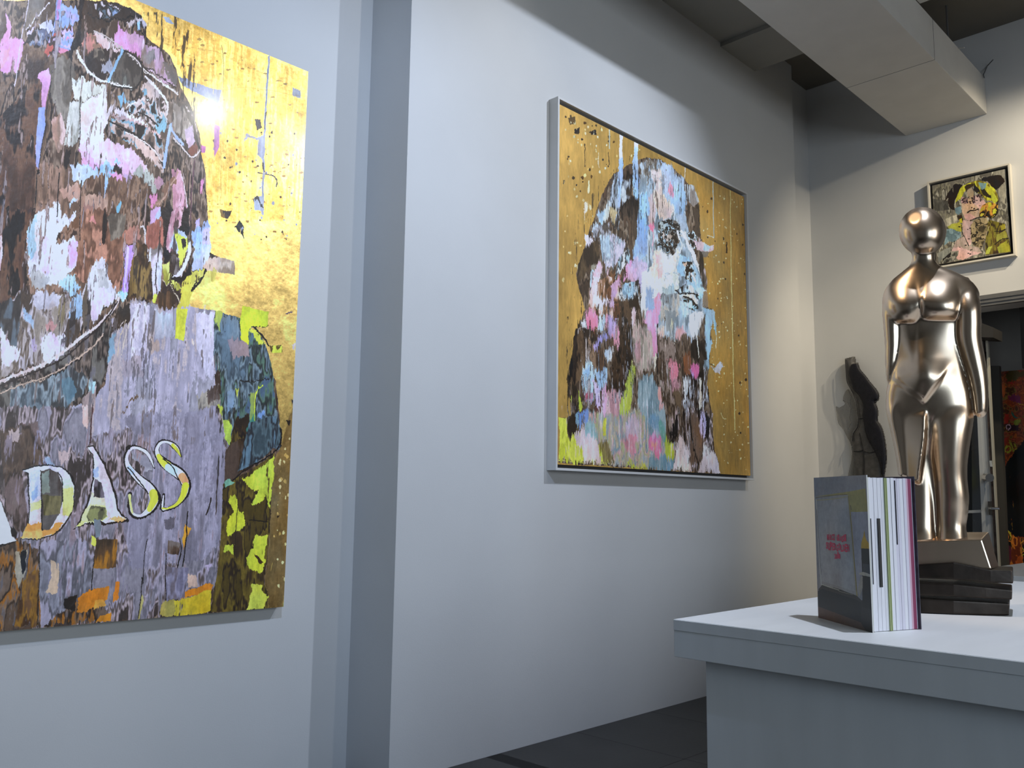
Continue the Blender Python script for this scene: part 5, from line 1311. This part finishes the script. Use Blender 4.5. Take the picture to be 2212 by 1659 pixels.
wavy('base_slab', [(1885, 1228, -.095), (1983, 1219, -.092), (2060, 1214, -.085), (2100, 1222, -.078), (2140, 1231, -.072), (2187, 1232, -.06)], [(1885, 1250, -.095), (1983, 1249, -.092), (2060, 1252, -.085), (2100, 1255, -.078), (2140, 1259, -.072), (2189, 1261, -.06)], 0.15, M_PATINA)
wavy('base_slab', [(1885, 1258, -.11), (1986, 1258, -.104), (2060, 1262, -.095), (2130, 1269, -.08), (2187, 1275, -.065)], [(1885, 1284, -.11), (1988, 1287, -.104), (2060, 1289, -.095), (2130, 1293, -.08), (2186, 1296, -.065)], 0.17, M_PATINA)
wavy('base_slab', [(1885, 1291, -.118), (1991, 1293, -.106), (2060, 1297, -.095), (2130, 1301, -.074), (2181, 1304, -.058)], [(1885, 1321, -.118), (1993, 1324, -.106), (2060, 1326.5, -.095), (2130, 1329, -.074), (2180, 1330, -.058)], 0.155, M_PATINA)

# ------------------------------------------------------------------ wall-mounted mesh torsos on the far wall
def smoothpoly(pts, n=6):
    P = [np.array(p, float) for p in pts]; out = []
    for i in range(len(P)):
        a, b, c, d = P[i - 1], P[i], P[(i + 1) % len(P)], P[(i + 2) % len(P)]
        for t in np.arange(n) / n:
            out.append(0.5 * ((2 * b) + (-a + c) * t + (2 * a - 5 * b + 4 * c - d) * t * t + (-a + 3 * b - 3 * c + d) * t**3))
    return np.array(out)
def inside(poly, X, Y):
    r = np.zeros(X.shape, bool); x0, y0 = poly[-1]
    for x1, y1 in poly:
        if y0 != y1:
            c = ((y0 > Y) != (y1 > Y)) & (X < (x1 - x0) * (Y - y0) / (y1 - y0) + x0)
            r ^= c
        x0, y0 = x1, y1
    return r
def inflate(name, poly, X0, depth, R, m, parent, step=1.4, back=0.0):
    """bulging relief with the outline poly (picture px) standing out of the plane x = X0"""
    poly = np.array(poly, float)
    xs = np.arange(poly[:, 0].min() - step, poly[:, 0].max() + 2 * step, step); ys = np.arange(poly[:, 1].min() - step, poly[:, 1].max() + 2 * step, step)
    XX, YY = np.meshgrid(xs, ys); ins = inside(poly, XX, YY)
    a = poly; b = np.roll(poly, -1, 0); dist = np.full(XX.shape, 1e9)
    for (ax, ay), (bx, by) in zip(a, b):
        L2 = (bx - ax)**2 + (by - ay)**2 + 1e-9
        t = np.clip(((XX - ax) * (bx - ax) + (YY - ay) * (by - ay)) / L2, 0, 1)
        dist = np.minimum(dist, np.hypot(XX - ax - t * (bx - ax), YY - ay - t * (by - ay)))
    dd = np.clip(dist / R, 0, 1); hgt = depth * np.sqrt(1 - (1 - dd)**2)
    hgt[~ins] = 0
    cell = ins[:-1, :-1] & ins[1:, :-1] & ins[:-1, 1:] & ins[1:, 1:]
    idx = -np.ones(XX.shape, int); V = []; F = []
    use = np.zeros(XX.shape, bool)
    for dy in (0, 1):
        for dx in (0, 1): use[dy:dy + cell.shape[0], dx:dx + cell.shape[1]] |= cell
    for i, j in zip(*np.nonzero(use)):
        idx[i, j] = len(V); q = on(XX[i, j], YY[i, j], 0, X0); V.append(q - np.array([0.004 + hgt[i, j], 0, 0]))
    nv = len(V)
    for i, j in zip(*np.nonzero(use)): V.append(on(XX[i, j], YY[i, j], 0, X0) - np.array([back, 0, 0]))
    cnt = {}
    for i, j in zip(*np.nonzero(cell)):
        q = [idx[i, j], idx[i, j + 1], idx[i + 1, j + 1], idx[i + 1, j]]
        F.append(q[::-1]); F.append([v + nv for v in q])
        for u in range(4):
            e = (q[u], q[(u + 1) % 4]); cnt[e] = 1
    for (p_, q_) in cnt:
        if (q_, p_) not in cnt: F.append([p_, q_, q_ + nv, p_ + nv])
    return mesh(name, V, F, m, parent, smooth=True)
def tz(pts): return [(1780 + x / 5.53, 740 + y / 5.53) for x, y in pts]
def meshmat(name, col, al, scale=900):
    m = mat(name, col, 0.55, 0.3, noise=0.25, scale=30)
    nt = m.node_tree; b = nt.nodes['Principled BSDF']
    tc = nt.nodes.new('ShaderNodeTexCoord'); mp = nt.nodes.new('ShaderNodeMapping'); mp.inputs['Rotation'].default_value = (0.5, 0.3, 0.8)
    wv = nt.nodes.new('ShaderNodeTexWave'); wv.inputs['Scale'].default_value = scale / 10; wv.inputs['Distortion'].default_value = 6; wv.inputs['Detail Scale'].default_value = 0.4
    mr = nt.nodes.new('ShaderNodeMapRange'); mr.inputs[3].default_value = al - 0.12; mr.inputs[4].default_value = min(1, al + 0.12)
    nt.links.new(tc.outputs['Object'], mp.inputs[0]); nt.links.new(mp.outputs[0], wv.inputs['Vector'])
    nt.links.new(wv.outputs['Fac'], mr.inputs[0]); nt.links.new(mr.outputs[0], b.inputs['Alpha'])
    return m
M_CREASE = mat('crease_wire', (0.006, 0.006, 0.008), 0.6, noise=0.1)
M_MESH = meshmat('black_wire_mesh', (0.10, 0.095, 0.09), 0.82)
M_MESH2 = meshmat('dense_black_mesh', (0.008, 0.008, 0.014), 0.9)
M_PALE = meshmat('pale_wire_mesh', (0.30, 0.28, 0.25), 0.30)
XT = XF - 0.022
tl = empty('mesh_torso', on(1875, 1035, 0, XF), 'dark see-through wire mesh torso seen from behind, hung on the far wall', 'sculpture')
outl = smoothpoly(tz([(258, 200), (270, 188), (372, 165), (380, 175), (387, 245), (410, 232), (432, 300), (460, 345), (510, 400), (560, 470), (630, 550), (666, 620), (660, 690), (628, 718), (648, 780), (656, 850), (650, 930), (690, 990), (722, 1080), (742, 1180), (755, 1300), (760, 1400), (745, 1500), (728, 1620), (710, 1800), (385, 1800), (378, 1600), (372, 1450), (358, 1300), (340, 1180), (350, 1090), (400, 1010), (415, 930), (402, 830), (385, 700), (345, 600), (288, 500), (272, 430), (262, 300)]), 4)
inflate('mesh_shell', outl, XT, 0.045, 14, M_MESH, tl)
hexa('wall_bracket', [on(1868, 930, 0, XF - .001), on(1888, 930, 0, XF - .001), on(1888, 930, 0, XT), on(1868, 930, 0, XT)], [on(1868, 915, 0, XF - .001), on(1888, 915, 0, XF - .001), on(1888, 915, 0, XT), on(1868, 915, 0, XT)], M_CREASE, tl)
inner = smoothpoly(tz([(330, 262), (400, 250), (425, 300), (460, 350), (510, 405), (560, 475), (625, 555), (658, 622), (650, 685), (615, 712), (640, 785), (648, 850), (642, 930), (682, 995), (712, 1080), (732, 1180), (746, 1300), (750, 1400), (735, 1500), (715, 1650), (700, 1650), (680, 1480), (600, 1290), (520, 1150), (478, 960), (462, 860), (470, 740), (430, 650), (360, 570), (320, 450), (300, 350)]), 4)
inflate('mesh_front_layer', inner, XT - 0.046, 0.018, 14, M_MESH2, tl)
for pts in ([(430, 1080), (455, 1190), (472, 1290), (480, 1420), (476, 1600), (474, 1780)], [(356, 1298), (415, 1302), (470, 1285)], [(480, 1300), (540, 1318), (605, 1305), (650, 1270)], [(340, 1180), (350, 1090), (400, 1010), (415, 930)], [(410, 912), (520, 900), (645, 925)], [(345, 600), (385, 700), (405, 830), (415, 930)], [(262, 205), (272, 430), (290, 500), (345, 600)], [(300, 340), (330, 450), (420, 440), (460, 350)], [(520, 640), (520, 720), (625, 716)]):
    tube('crease', [on(x, y, 0, XT - 0.052) for x, y in tz(pts)], 0.004, M_CREASE, tl, 5)
t3 = empty('mesh_torso', on(1840, 1035, 0, XF), 'pale transparent mesh torso hung on the far wall, left of the dark one', 'sculpture')
pale = smoothpoly(tz([(143, 762), (190, 772), (250, 732), (226, 690), (240, 620), (272, 565), (305, 557), (330, 600), (350, 640), (372, 700), (392, 800), (404, 900), (398, 1000), (348, 1070), (334, 1170), (352, 1300), (368, 1450), (372, 1620), (365, 1800), (240, 1800), (285, 1600), (318, 1450), (335, 1330), (322, 1220), (270, 1120), (230, 1040), (180, 985), (160, 920), (150, 840)]), 4)
inflate('mesh_shell', pale, XF, 0.014, 14, M_PALE, t3)
for pts in ([(225, 690), (290, 720), (320, 790), (312, 900), (322, 960), (290, 1040)], [(290, 560), (320, 640), (312, 720), (330, 790), (395, 806)]):
    tube('crease', [on(x, y, 0, XF - 0.020) for x, y in tz(pts)], 0.003, M_PALE, t3, 5)

# ------------------------------------------------------------------ doorway at the far right
o = box('trim_3', XF - 0.03, XF, DR, DL + 0.05, DH, DH + 0.075, M_TRIM); struct(o)
for z in (DH + 0.02, DH + 0.045):
    box('bead', XF - 0.036, XF - 0.03, DR, DL + 0.05, z, z + 0.012, M_TRIM, o)
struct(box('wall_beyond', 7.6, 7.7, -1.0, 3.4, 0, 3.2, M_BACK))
# cream jamb strip, white glazed door leaf, dark speckled strip, hardware
def quad3(name, X0, pts, th_, m, parent, bev=0.0):
    f = [on(x, y, 0, X0) for x, y in pts]; b = [q + np.array([th_, 0, 0]) for q in f]
    # pts order: bl, br, tr, tl
    return hexa(name, [f[0], f[1], b[1], b[0]], [f[3], f[2], b[2], b[3]], m, parent, bev)
def zfloor(px, X0):
    y = 1500.0
    for _ in range(20):
        q = on(px, y, 0, X0); y += q[2] * 260
    return y
XJ = XF + 0.02
dl = struct(quad3('door_1', XJ, [(2104, 1400), (2163, 1400), (2131, 760), (2096, 760)], 0.03, M_GLASS, None))
box_ = quad3('door_stile', XJ - 0.012, [(2134, 1300), (2158, 1300), (2131.5, 880), (2110.5, 880)], 0.04, M_DOORW, dl)
quad3('door_stile', XJ - 0.020, [(2128, 1300), (2137.5, 1300), (2117, 880), (2110, 880)], 0.04, M_DOORW, dl)
quad3('door_rail', XJ - 0.012, [(2080, 1109), (2126, 1107), (2125, 1101), (2080, 1103)], 0.04, M_DOORW, dl)
quad3('edge_strip', XJ - 0.03, [(2154, 1300), (2160, 1300), (2137, 863), (2124, 735)], 0.03, mat('speckled_edge', (0.03, 0.018, 0.015), 0.6, noise=0.9, scale=40), dl)
quad3('door_jamb', XJ - 0.035, [(2158, 1260), (2161, 1260), (2133.5, 735), (2129, 735)], 0.03, mat('cream_jamb', (0.42, 0.40, 0.33), 0.6, noise=0.03), dl)
quad3('strike_plate', XJ - 0.04, [(2139, 1008), (2143.5, 1008), (2142, 995), (2137, 995)], 0.012, M_DOORW, dl)
kn = tube('door_knob', [on(2129, 1031, 0, XJ - 0.02), on(2129.5, 1031, 0, XJ - 0.05), on(2131, 1031, 0, XJ - 0.055), on(2138, 1032, 0, XJ - 0.09)], [0.018, 0.018, 0.03, 0.028], M_CHROME, dl, 14)
hp = quad3('handle_plate', XJ - 0.035, [(2136, 1112), (2144, 1112), (2142, 1083), (2134, 1083)], 0.02, M_DARK, dl)
tube('lever_handle', [on(2137, 1098, 0, XJ - 0.05), on(2143, 1098, 0, XJ - 0.08), on(2160, 1098.5, 0, XJ - 0.08)], 0.009, M_CHROME, dl, 8)
db = quad3('door_head_box', XJ - 0.20, [(2100, 728), (2145.5, 729), (2145, 707), (2100, 690)], 0.2, M_DARK, None)
tag(db, 'dark boxed door closer hood above the glazed door, beside the statue arm', 'door closer')
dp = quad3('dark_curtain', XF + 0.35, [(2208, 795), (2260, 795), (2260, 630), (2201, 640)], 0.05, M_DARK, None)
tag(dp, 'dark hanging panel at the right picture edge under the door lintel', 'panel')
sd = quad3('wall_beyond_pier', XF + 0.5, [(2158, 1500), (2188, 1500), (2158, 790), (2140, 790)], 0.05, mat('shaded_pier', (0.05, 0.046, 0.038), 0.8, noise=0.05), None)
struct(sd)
# ------------------------------------------------------------------ large gold painting in the first bay
PX0, PX1, PZ0, PZ1 = 0.02, 1.928, 0.692, 2.942
YP = W1 - 0.045
A1 = Painter(PX1 - PX0, PZ1 - PZ0, lambda u, v: np.stack(np.broadcast_arrays(PX0 + u, YP + 0 * u, PZ1 - v), -1), 1, YP, 900, 3, 'c29a4e')
# gold leaf ground: squares of leaf, a little uneven
A1.img[..., 3] = 0.0
_g = (fb(A1.h, A1.w, 12, 10, A1.rng, 5, 0.75))[..., None]
A1.img[..., :3] = hexc('d0b068') * (1 + 0.08 * _g + 0.05 * A1.gr[..., None]) 
for _i in range(11):
    for _j in range(12):
        y0, y1 = int(_j * A1.h / 12), int((_j + 1) * A1.h / 12); x0, x1 = int(_i * A1.w / 11), int((_i + 1) * A1.w / 11)
        A1.img[y0:y1, x0:x1, :3] *= 1 + 0.07 * (A1.rng.random() - 0.5)
A1.run(SC1, (0, 0, 3.16))
M_P1 = A1.material('gold_leaf_portrait', 0.38, 0.45, 0.44, 0.3, 1.17)
c1 = empty('wide_painting', (1.0, W1, PZ0), 'large painting of a looking-up figure with ADASS lettering on a shiny gold ground, at left', 'painting')
box('stretched_canvas', PX0, PX1, YP + 0.0006, W1 - 0.001, PZ0, PZ1, mat('canvas_edge', (0.30, 0.24, 0.12), 0.6, noise=0.25, scale=12), c1, bevel=0.002)
picture('painted_surface', [(PX0, YP, PZ0), (PX1, YP, PZ0), (PX1, YP, PZ1), (PX0, YP, PZ1)], M_P1, c1)

# ------------------------------------------------------------------ framed painting in the second bay
QX0, QX1, QZ0, QZ1 = 3.240, 5.118, 1.300, 3.158
YQ = W2 - 0.045
A2 = Painter(QX1 - QX0, QZ1 - QZ0, lambda u, v: np.stack(np.broadcast_arrays(QX0 + u, YQ + 0 * u, QZ1 - v), -1), 1, YQ, 760, 7, 'a8843c')
A2.img[..., 3] = 0.7
_g = (fb(A2.h, A2.w, 5, 7, A2.rng, 4, 0.6))[..., None]
A2.img[..., :3] = hexc('bd9750') * (1 + 0.06 * _g + 0.03 * A2.st2[..., None])
A2.run(SC2, (1160, 180, 3.606))
M_P2 = A2.material('framed_portrait_paint', 0.45, 0.2, 0.5, 0.2, 1.17)
c2 = empty('framed_painting', (4.18, W2, 1.27), 'square painting of a long-haired face on matte gold in a white floater frame', 'painting')
FX0, FX1, FZ0, FZ1, FY = 3.209, 5.136, 1.271, 3.187, W2 - 0.062
def frame(parent, ax, a0, a1, z0, z1, p0, p1, t, m):
    """mitred frame of four bars; ax 1: wall across y, ax 0: wall across x"""
    for q0, q1, r0, r1, mit in ((a0, a1, z0, z0 + t, 'b'), (a0, a1, z1 - t, z1, 't'), (a0, a0 + t, z0 + t, z1 - t, 'l'), (a1 - t, a1, z0 + t, z1 - t, 'r')):
        if ax == 1: box('frame_bar', q0, q1, p0, p1, r0, r1, m, parent, bevel=0.0008)
        else: box('frame_bar', p0, p1, q0, q1, r0, r1, m, parent, bevel=0.0008)
frame(c2, 1, FX0, FX1, FZ0, FZ1, FY, W2 - 0.001, 0.012, M_FRAME)
box('frame_back', FX0 + 0.012, FX1 - 0.012, YQ + 0.03, W2 - 0.002, FZ0 + 0.012, FZ1 - 0.012, M_GAP, c2)
box('stretched_canvas', QX0, QX1, YQ + 0.0005, YQ + 0.03, QZ0, QZ1, mat('canvas_edge_dark', (0.10, 0.08, 0.05), 0.7, noise=0.3), c2)
picture('painted_surface', [(QX0, YQ, QZ0), (QX1, YQ, QZ0), (QX1, YQ, QZ1), (QX0, YQ, QZ1)], M_P2, c2)

# ------------------------------------------------------------------ small framed portrait on the far wall
XR = XF - 0.035
def o3(x, y): return on(1990 + x / 6.914, 340 + y / 6.914, 0, XR)
RY0, RY1 = o3(1258, 175)[1], o3(165, 430)[1]          # right (small y), left
RZ1, RZ0 = o3(700, 300)[2], o3(1345, 1412)[2]
A3 = Painter(RY1 - RY0, RZ1 - RZ0, lambda u, v: np.stack(np.broadcast_arrays(XR + 0 * u, RY1 - u, RZ1 - v), -1), 0, XR, 900, 9, '6e6a60')
_c = [(150, 400), (1290, 140), (1370, 1420), (150, 1600)]
A3.n1 *= .5; A3.n2 *= .5
A3.run(SC3, (1990, 340, 6.914))
c3 = empty('small_framed_painting', (XF, (RY0 + RY1) / 2, RZ0), 'small framed portrait in yellow and black on the far wall above the doorway', 'painting')
frame(c3, 0, RY0 - 0.030, RY1 + 0.030, RZ0 - 0.030, RZ1 + 0.030, XF - 0.05, XF - 0.001, 0.012, mat('frame_cream', (0.62, 0.58, 0.50), 0.5, noise=0.02))
box('frame_back', XR + 0.02, XF - 0.002, RY0 - 0.018, RY1 + 0.018, RZ0 - 0.018, RZ1 + 0.018, M_DARK, c3)
box('stretched_canvas', XR + 0.0005, XR + 0.02, RY0, RY1, RZ0, RZ1, M_GAP, c3)
picture('painted_surface', [(XR, RY1, RZ0), (XR, RY0, RZ0), (XR, RY0, RZ1), (XR, RY1, RZ1)], A3.material('yellow_portrait_paint', 0.5, 0.1, gain=1.1), c3)

# ------------------------------------------------------------------ graffiti canvas beyond the doorway
XG = 7.1
g0 = on(2158, 803, 0, XG); g1 = on(2172, 1215, 0, XG)
GY1 = (g0[1] + g1[1]) / 2; GY0 = GY1 - 1.1; GZ1 = g0[2]; GZ0 = g1[2] - 0.25
A4 = Painter(GY1 - GY0, GZ1 - GZ0, lambda u, v: np.stack(np.broadcast_arrays(XG + 0 * u, GY1 - u, GZ1 - v), -1), 0, XG, 420, 11, '9a4a20')
A4.run(SC4, (2090, 620, 6.914))
c4 = empty('graffiti_canvas', (XG, (GY0 + GY1) / 2, GZ0), 'tall orange graffiti-style canvas with a dark round shape, in the room beyond the door', 'painting')
box('stretched_canvas', XG + 0.0006, XG + 0.04, GY0, GY1, GZ0, GZ1, mat('canvas_edge_orange', (0.2, 0.09, 0.04), 0.7, noise=0.3), c4)
picture('painted_surface', [(XG, GY1, GZ0), (XG, GY0, GZ0), (XG, GY0, GZ1), (XG, GY1, GZ1)], A4.material('graffiti_paint', 0.5, 0.1), c4)
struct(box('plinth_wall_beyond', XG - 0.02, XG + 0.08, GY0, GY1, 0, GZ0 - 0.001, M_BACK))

# ------------------------------------------------------------------ standing book
bk = empty('standing_book', on(1885, 1366, 2, H), 'thick catalogue with pink cover title standing fanned open on the white counter', 'book')
Sx = on(1768, 1334, 2, H)[:2]; Ax = on(1885, 1367, 2, H)[:2]; Bx = on(1991, 1360, 2, H)[:2]
q = ray(1864, 1026); ZT = (CAM + q * ((Ax @ VD[:2]) / (q @ VD)))[2]
S2 = Sx + np.array([0.030, -0.004])
def upright(name, a, b, t, z0, z1, m, parent=bk):
    a = np.array(a); b = np.array(b); d = b - a; n_ = np.array([d[1], -d[0]]); n_ = n_ / np.linalg.norm(n_) * t
    f = [(*a, z0), (*b, z0), (*(b + n_), z0), (*(a + n_), z0)]
    return hexa(name, f, [(x, y, z1) for x, y, _ in f], m, parent)
M_COVW = mat('cover_board', (0.75, 0.74, 0.72), 0.5)
M_COVD = mat('cover_back', (0.05, 0.05, 0.07), 0.4, noise=0.4, scale=60)
Ku = (Ax - Sx); KL = np.linalg.norm(Ku); Ku = Ku / KL; Kn = np.array([Ku[1], -Ku[0]])
if Kn @ (Bx - Sx) < 0: Kn = -Kn
f = [(*Sx, H + .0005), (*Ax, H + .0005), (*(Ax + Kn * .0022), H + .0005), (*(Sx + Kn * .0022), H + .0005)]
hexa('front_cover', f, [(x, y, ZT) for x, y, _ in f], M_COVW, bk)
# printed cover picture, on the outer side
off = -Kn * 0.0004
def cov(u, v): 
    s = Sx + off
    u = np.asarray(u, float); v = np.asarray(v, float)
    return np.stack(np.broadcast_arrays(s[0] + Ku[0] * u, s[1] + Ku[1] * u, ZT - v), -1)
class CoverP(Painter):
    def w2c(self, px, py):
        d = ray(px, py); n3 = np.array([Kn[0], Kn[1], 0]); P0 = np.array([Sx[0], Sx[1], 0]) + np.array([off[0], off[1], 0])
        return self.inv(CAM + d * (((P0 - CAM) @ n3) / (d @ n3)))
A5 = CoverP(KL, ZT - H, cov, 0, 0, 2600, 5, '8f9096')
A5.n1 *= .3; A5.n2 *= .3; A5.st *= 0.4; A5.st2 *= 0.3
A5.run(SC5, (1740, 1000, 4.148))
picture('cover_print', [cov(0, ZT - H), cov(KL, ZT - H), cov(KL, 0), cov(0, 0)], A5.material('cover_print', 0.4, 0.05, 0.4, 0.0, 0.92), bk)
# title letters, cut-out style in mixed sizes
M_TITLE = mat('title_red', (0.62, 0.05, 0.12), 0.5)
def cover_text(word, px, py, pxr, hz, rs):
    """word from picture point (px,py) to pxr along the cover, letters hz metres high"""
    n3 = np.array([Kn[0], Kn[1], 0]); P0 = np.array([Sx[0], Sx[1], 0]) + np.array([off[0], off[1], 0])
    def hit(x, y): d = ray(x, y); return CAM + d * (((P0 - CAM) @ n3) / (d @ n3))
    a = hit(px, py); b = hit(pxr, py); L = (b - a)[:2] @ Ku; n_ = len(word); cw = L / n_; r = random.Random(rs)
    V = []; F = []
    for i, ch in enumerate(word):
        if ch == ' ': continue
        cu = bpy.data.curves.new('t', 'FONT'); cu.body = ch; cu.size = 1.0; cu.resolution_u = 3; cu.offset = 0.04
        to = bpy.data.objects.new('t', cu); COL.objects.link(to); bpy.context.view_layer.update()
        me = bpy.data.meshes.new_from_object(to.evaluated_get(bpy.context.evaluated_depsgraph_get()))
        vs = np.array([v.co[:] for v in me.vertices]); fs = [list(p.vertices) for p in me.polygons]
        bpy.data.objects.remove(to); bpy.data.curves.remove(cu)
        x0, x1 = vs[:, 0].min(), vs[:, 0].max(); y0, y1 = vs[:, 1].min(), vs[:, 1].max()
        hh = hz * r.uniform(0.85, 1.15); dz = hz * r.uniform(-0.1, 0.1); ww = cw * r.uniform(0.84, 1.0)
        o = len(V)
        for x, y, _ in vs:
            u = i * cw + (x - x0) / max(x1 - x0, .2) * ww; z = (y - y0) / (y1 - y0) * hh
            V.append((a[0] + Ku[0] * u - Kn[0] * 4e-4, a[1] + Ku[1] * u - Kn[1] * 4e-4, a[2] + dz + z))
        F += [[k + o for k in f_] for f_ in fs]; bpy.data.meshes.remove(me)
    return mesh('cover_title', V, F, M_TITLE, bk)
cover_text('MARCO GRASSI', 1787, 1167, 1829, 0.0135, 3)
cover_text('SUPERGOLDEN', 1785, 1187, 1835, 0.0155, 8)
cover_text('2018', 1803, 1206, 1816, 0.0115, 4)
# spine, back cover and the fanned pages
hexa('spine', *( [[(*(Sx), H + .0005), (*(Sx + Kn * .0022), H + .0005), (*(S2), H + .0005), (*(S2 - Ku * .002), H + .0005)]] + [[(*(Sx), ZT), (*(Sx + Kn * .0022), ZT), (*(S2), ZT), (*(S2 - Ku * .002), ZT)]] ), M_COVD, bk)
upright('back_cover', S2, Bx, 0.0022, H + .0005, ZT, M_COVD)
rr = random.Random(2)
PG = {'w': mat('page_white', (0.80, 0.80, 0.86), 0.6), 'g': mat('page_green', (0.36, 0.42, 0.19), 0.6), 'p': mat('page_pink', (0.62, 0.40, 0.50), 0.6), 'm': mat('page_magenta', (0.27, 0.045, 0.11), 0.6), 'l': mat('page_lilac', (0.70, 0.68, 0.78), 0.6)}
segs = [(.012, .045, 'g'), (.05, .10, 'w'), (.105, .16, 'w'), (.165, .235, 'w'), (.24, .31, 'w'), (.315, .375, 'w'), (.380, .402, 'g'), (.406, .418, 'w'), (.421, .437, 'g'), (.442, .51, 'w'), (.515, .575, 'w'), (.58, .64, 'l'), (.645, .70, 'l'), (.705, .77, 'w'), (.775, .835, 'l'), (.838, .875, 'p'), (.878, .945, 'm'), (.95, .965, 'l'), (.967, .985, 'm')]
def edge(t, dz=0): return Ax + (Bx - Ax) * t - (Ku * 0.004) + (-(Bx - Ax)[::-1] * np.array([1, -1])) * 0.04 * 0
for t0, t1, c in segs:
    s0 = Sx + (S2 - Sx) * (0.08 + 0.84 * t0) + Ku * 0.004; s1 = Sx + (S2 - Sx) * (0.08 + 0.84 * t1) + Ku * 0.004
    ins = 0.003 * rr.random() - (0.003 if c == 'g' else 0.0)
    e0 = edge(t0) - Ku * ins; e1 = edge(t1) - Ku * ins
    z1 = ZT - 0.004 - 0.0015 * rr.random()
    hexa('page_bundle' if c != 'm' else 'cover_flap', [(*s0, H + .001), (*e0, H + .001), (*e1, H + .001), (*s1, H + .001)], [(*s0, z1), (*e0, z1), (*e1, z1), (*s1, z1)], PG[c], bk)
def print_bar(t0, t1, za, zb_):
    e0, e1 = edge(t0), edge(t1); o_ = Ku * 0.0012
    z = lambda f_: ZT - f_ * (ZT - H)
    hexa('edge_print', [(*(e0 + o_), z(zb_)), (*(e1 + o_), z(zb_)), (*(e1 - o_ * 3), z(zb_)), (*(e0 - o_ * 3), z(zb_))], [(*(e0 + o_), z(za)), (*(e1 + o_), z(za)), (*(e1 - o_ * 3), z(za)), (*(e0 - o_ * 3), z(za))], M_DARK, bk)
print_bar(.215, .262, .28, .72); print_bar(.07, .08, .28, .70); print_bar(.60, .606, .03, .45)
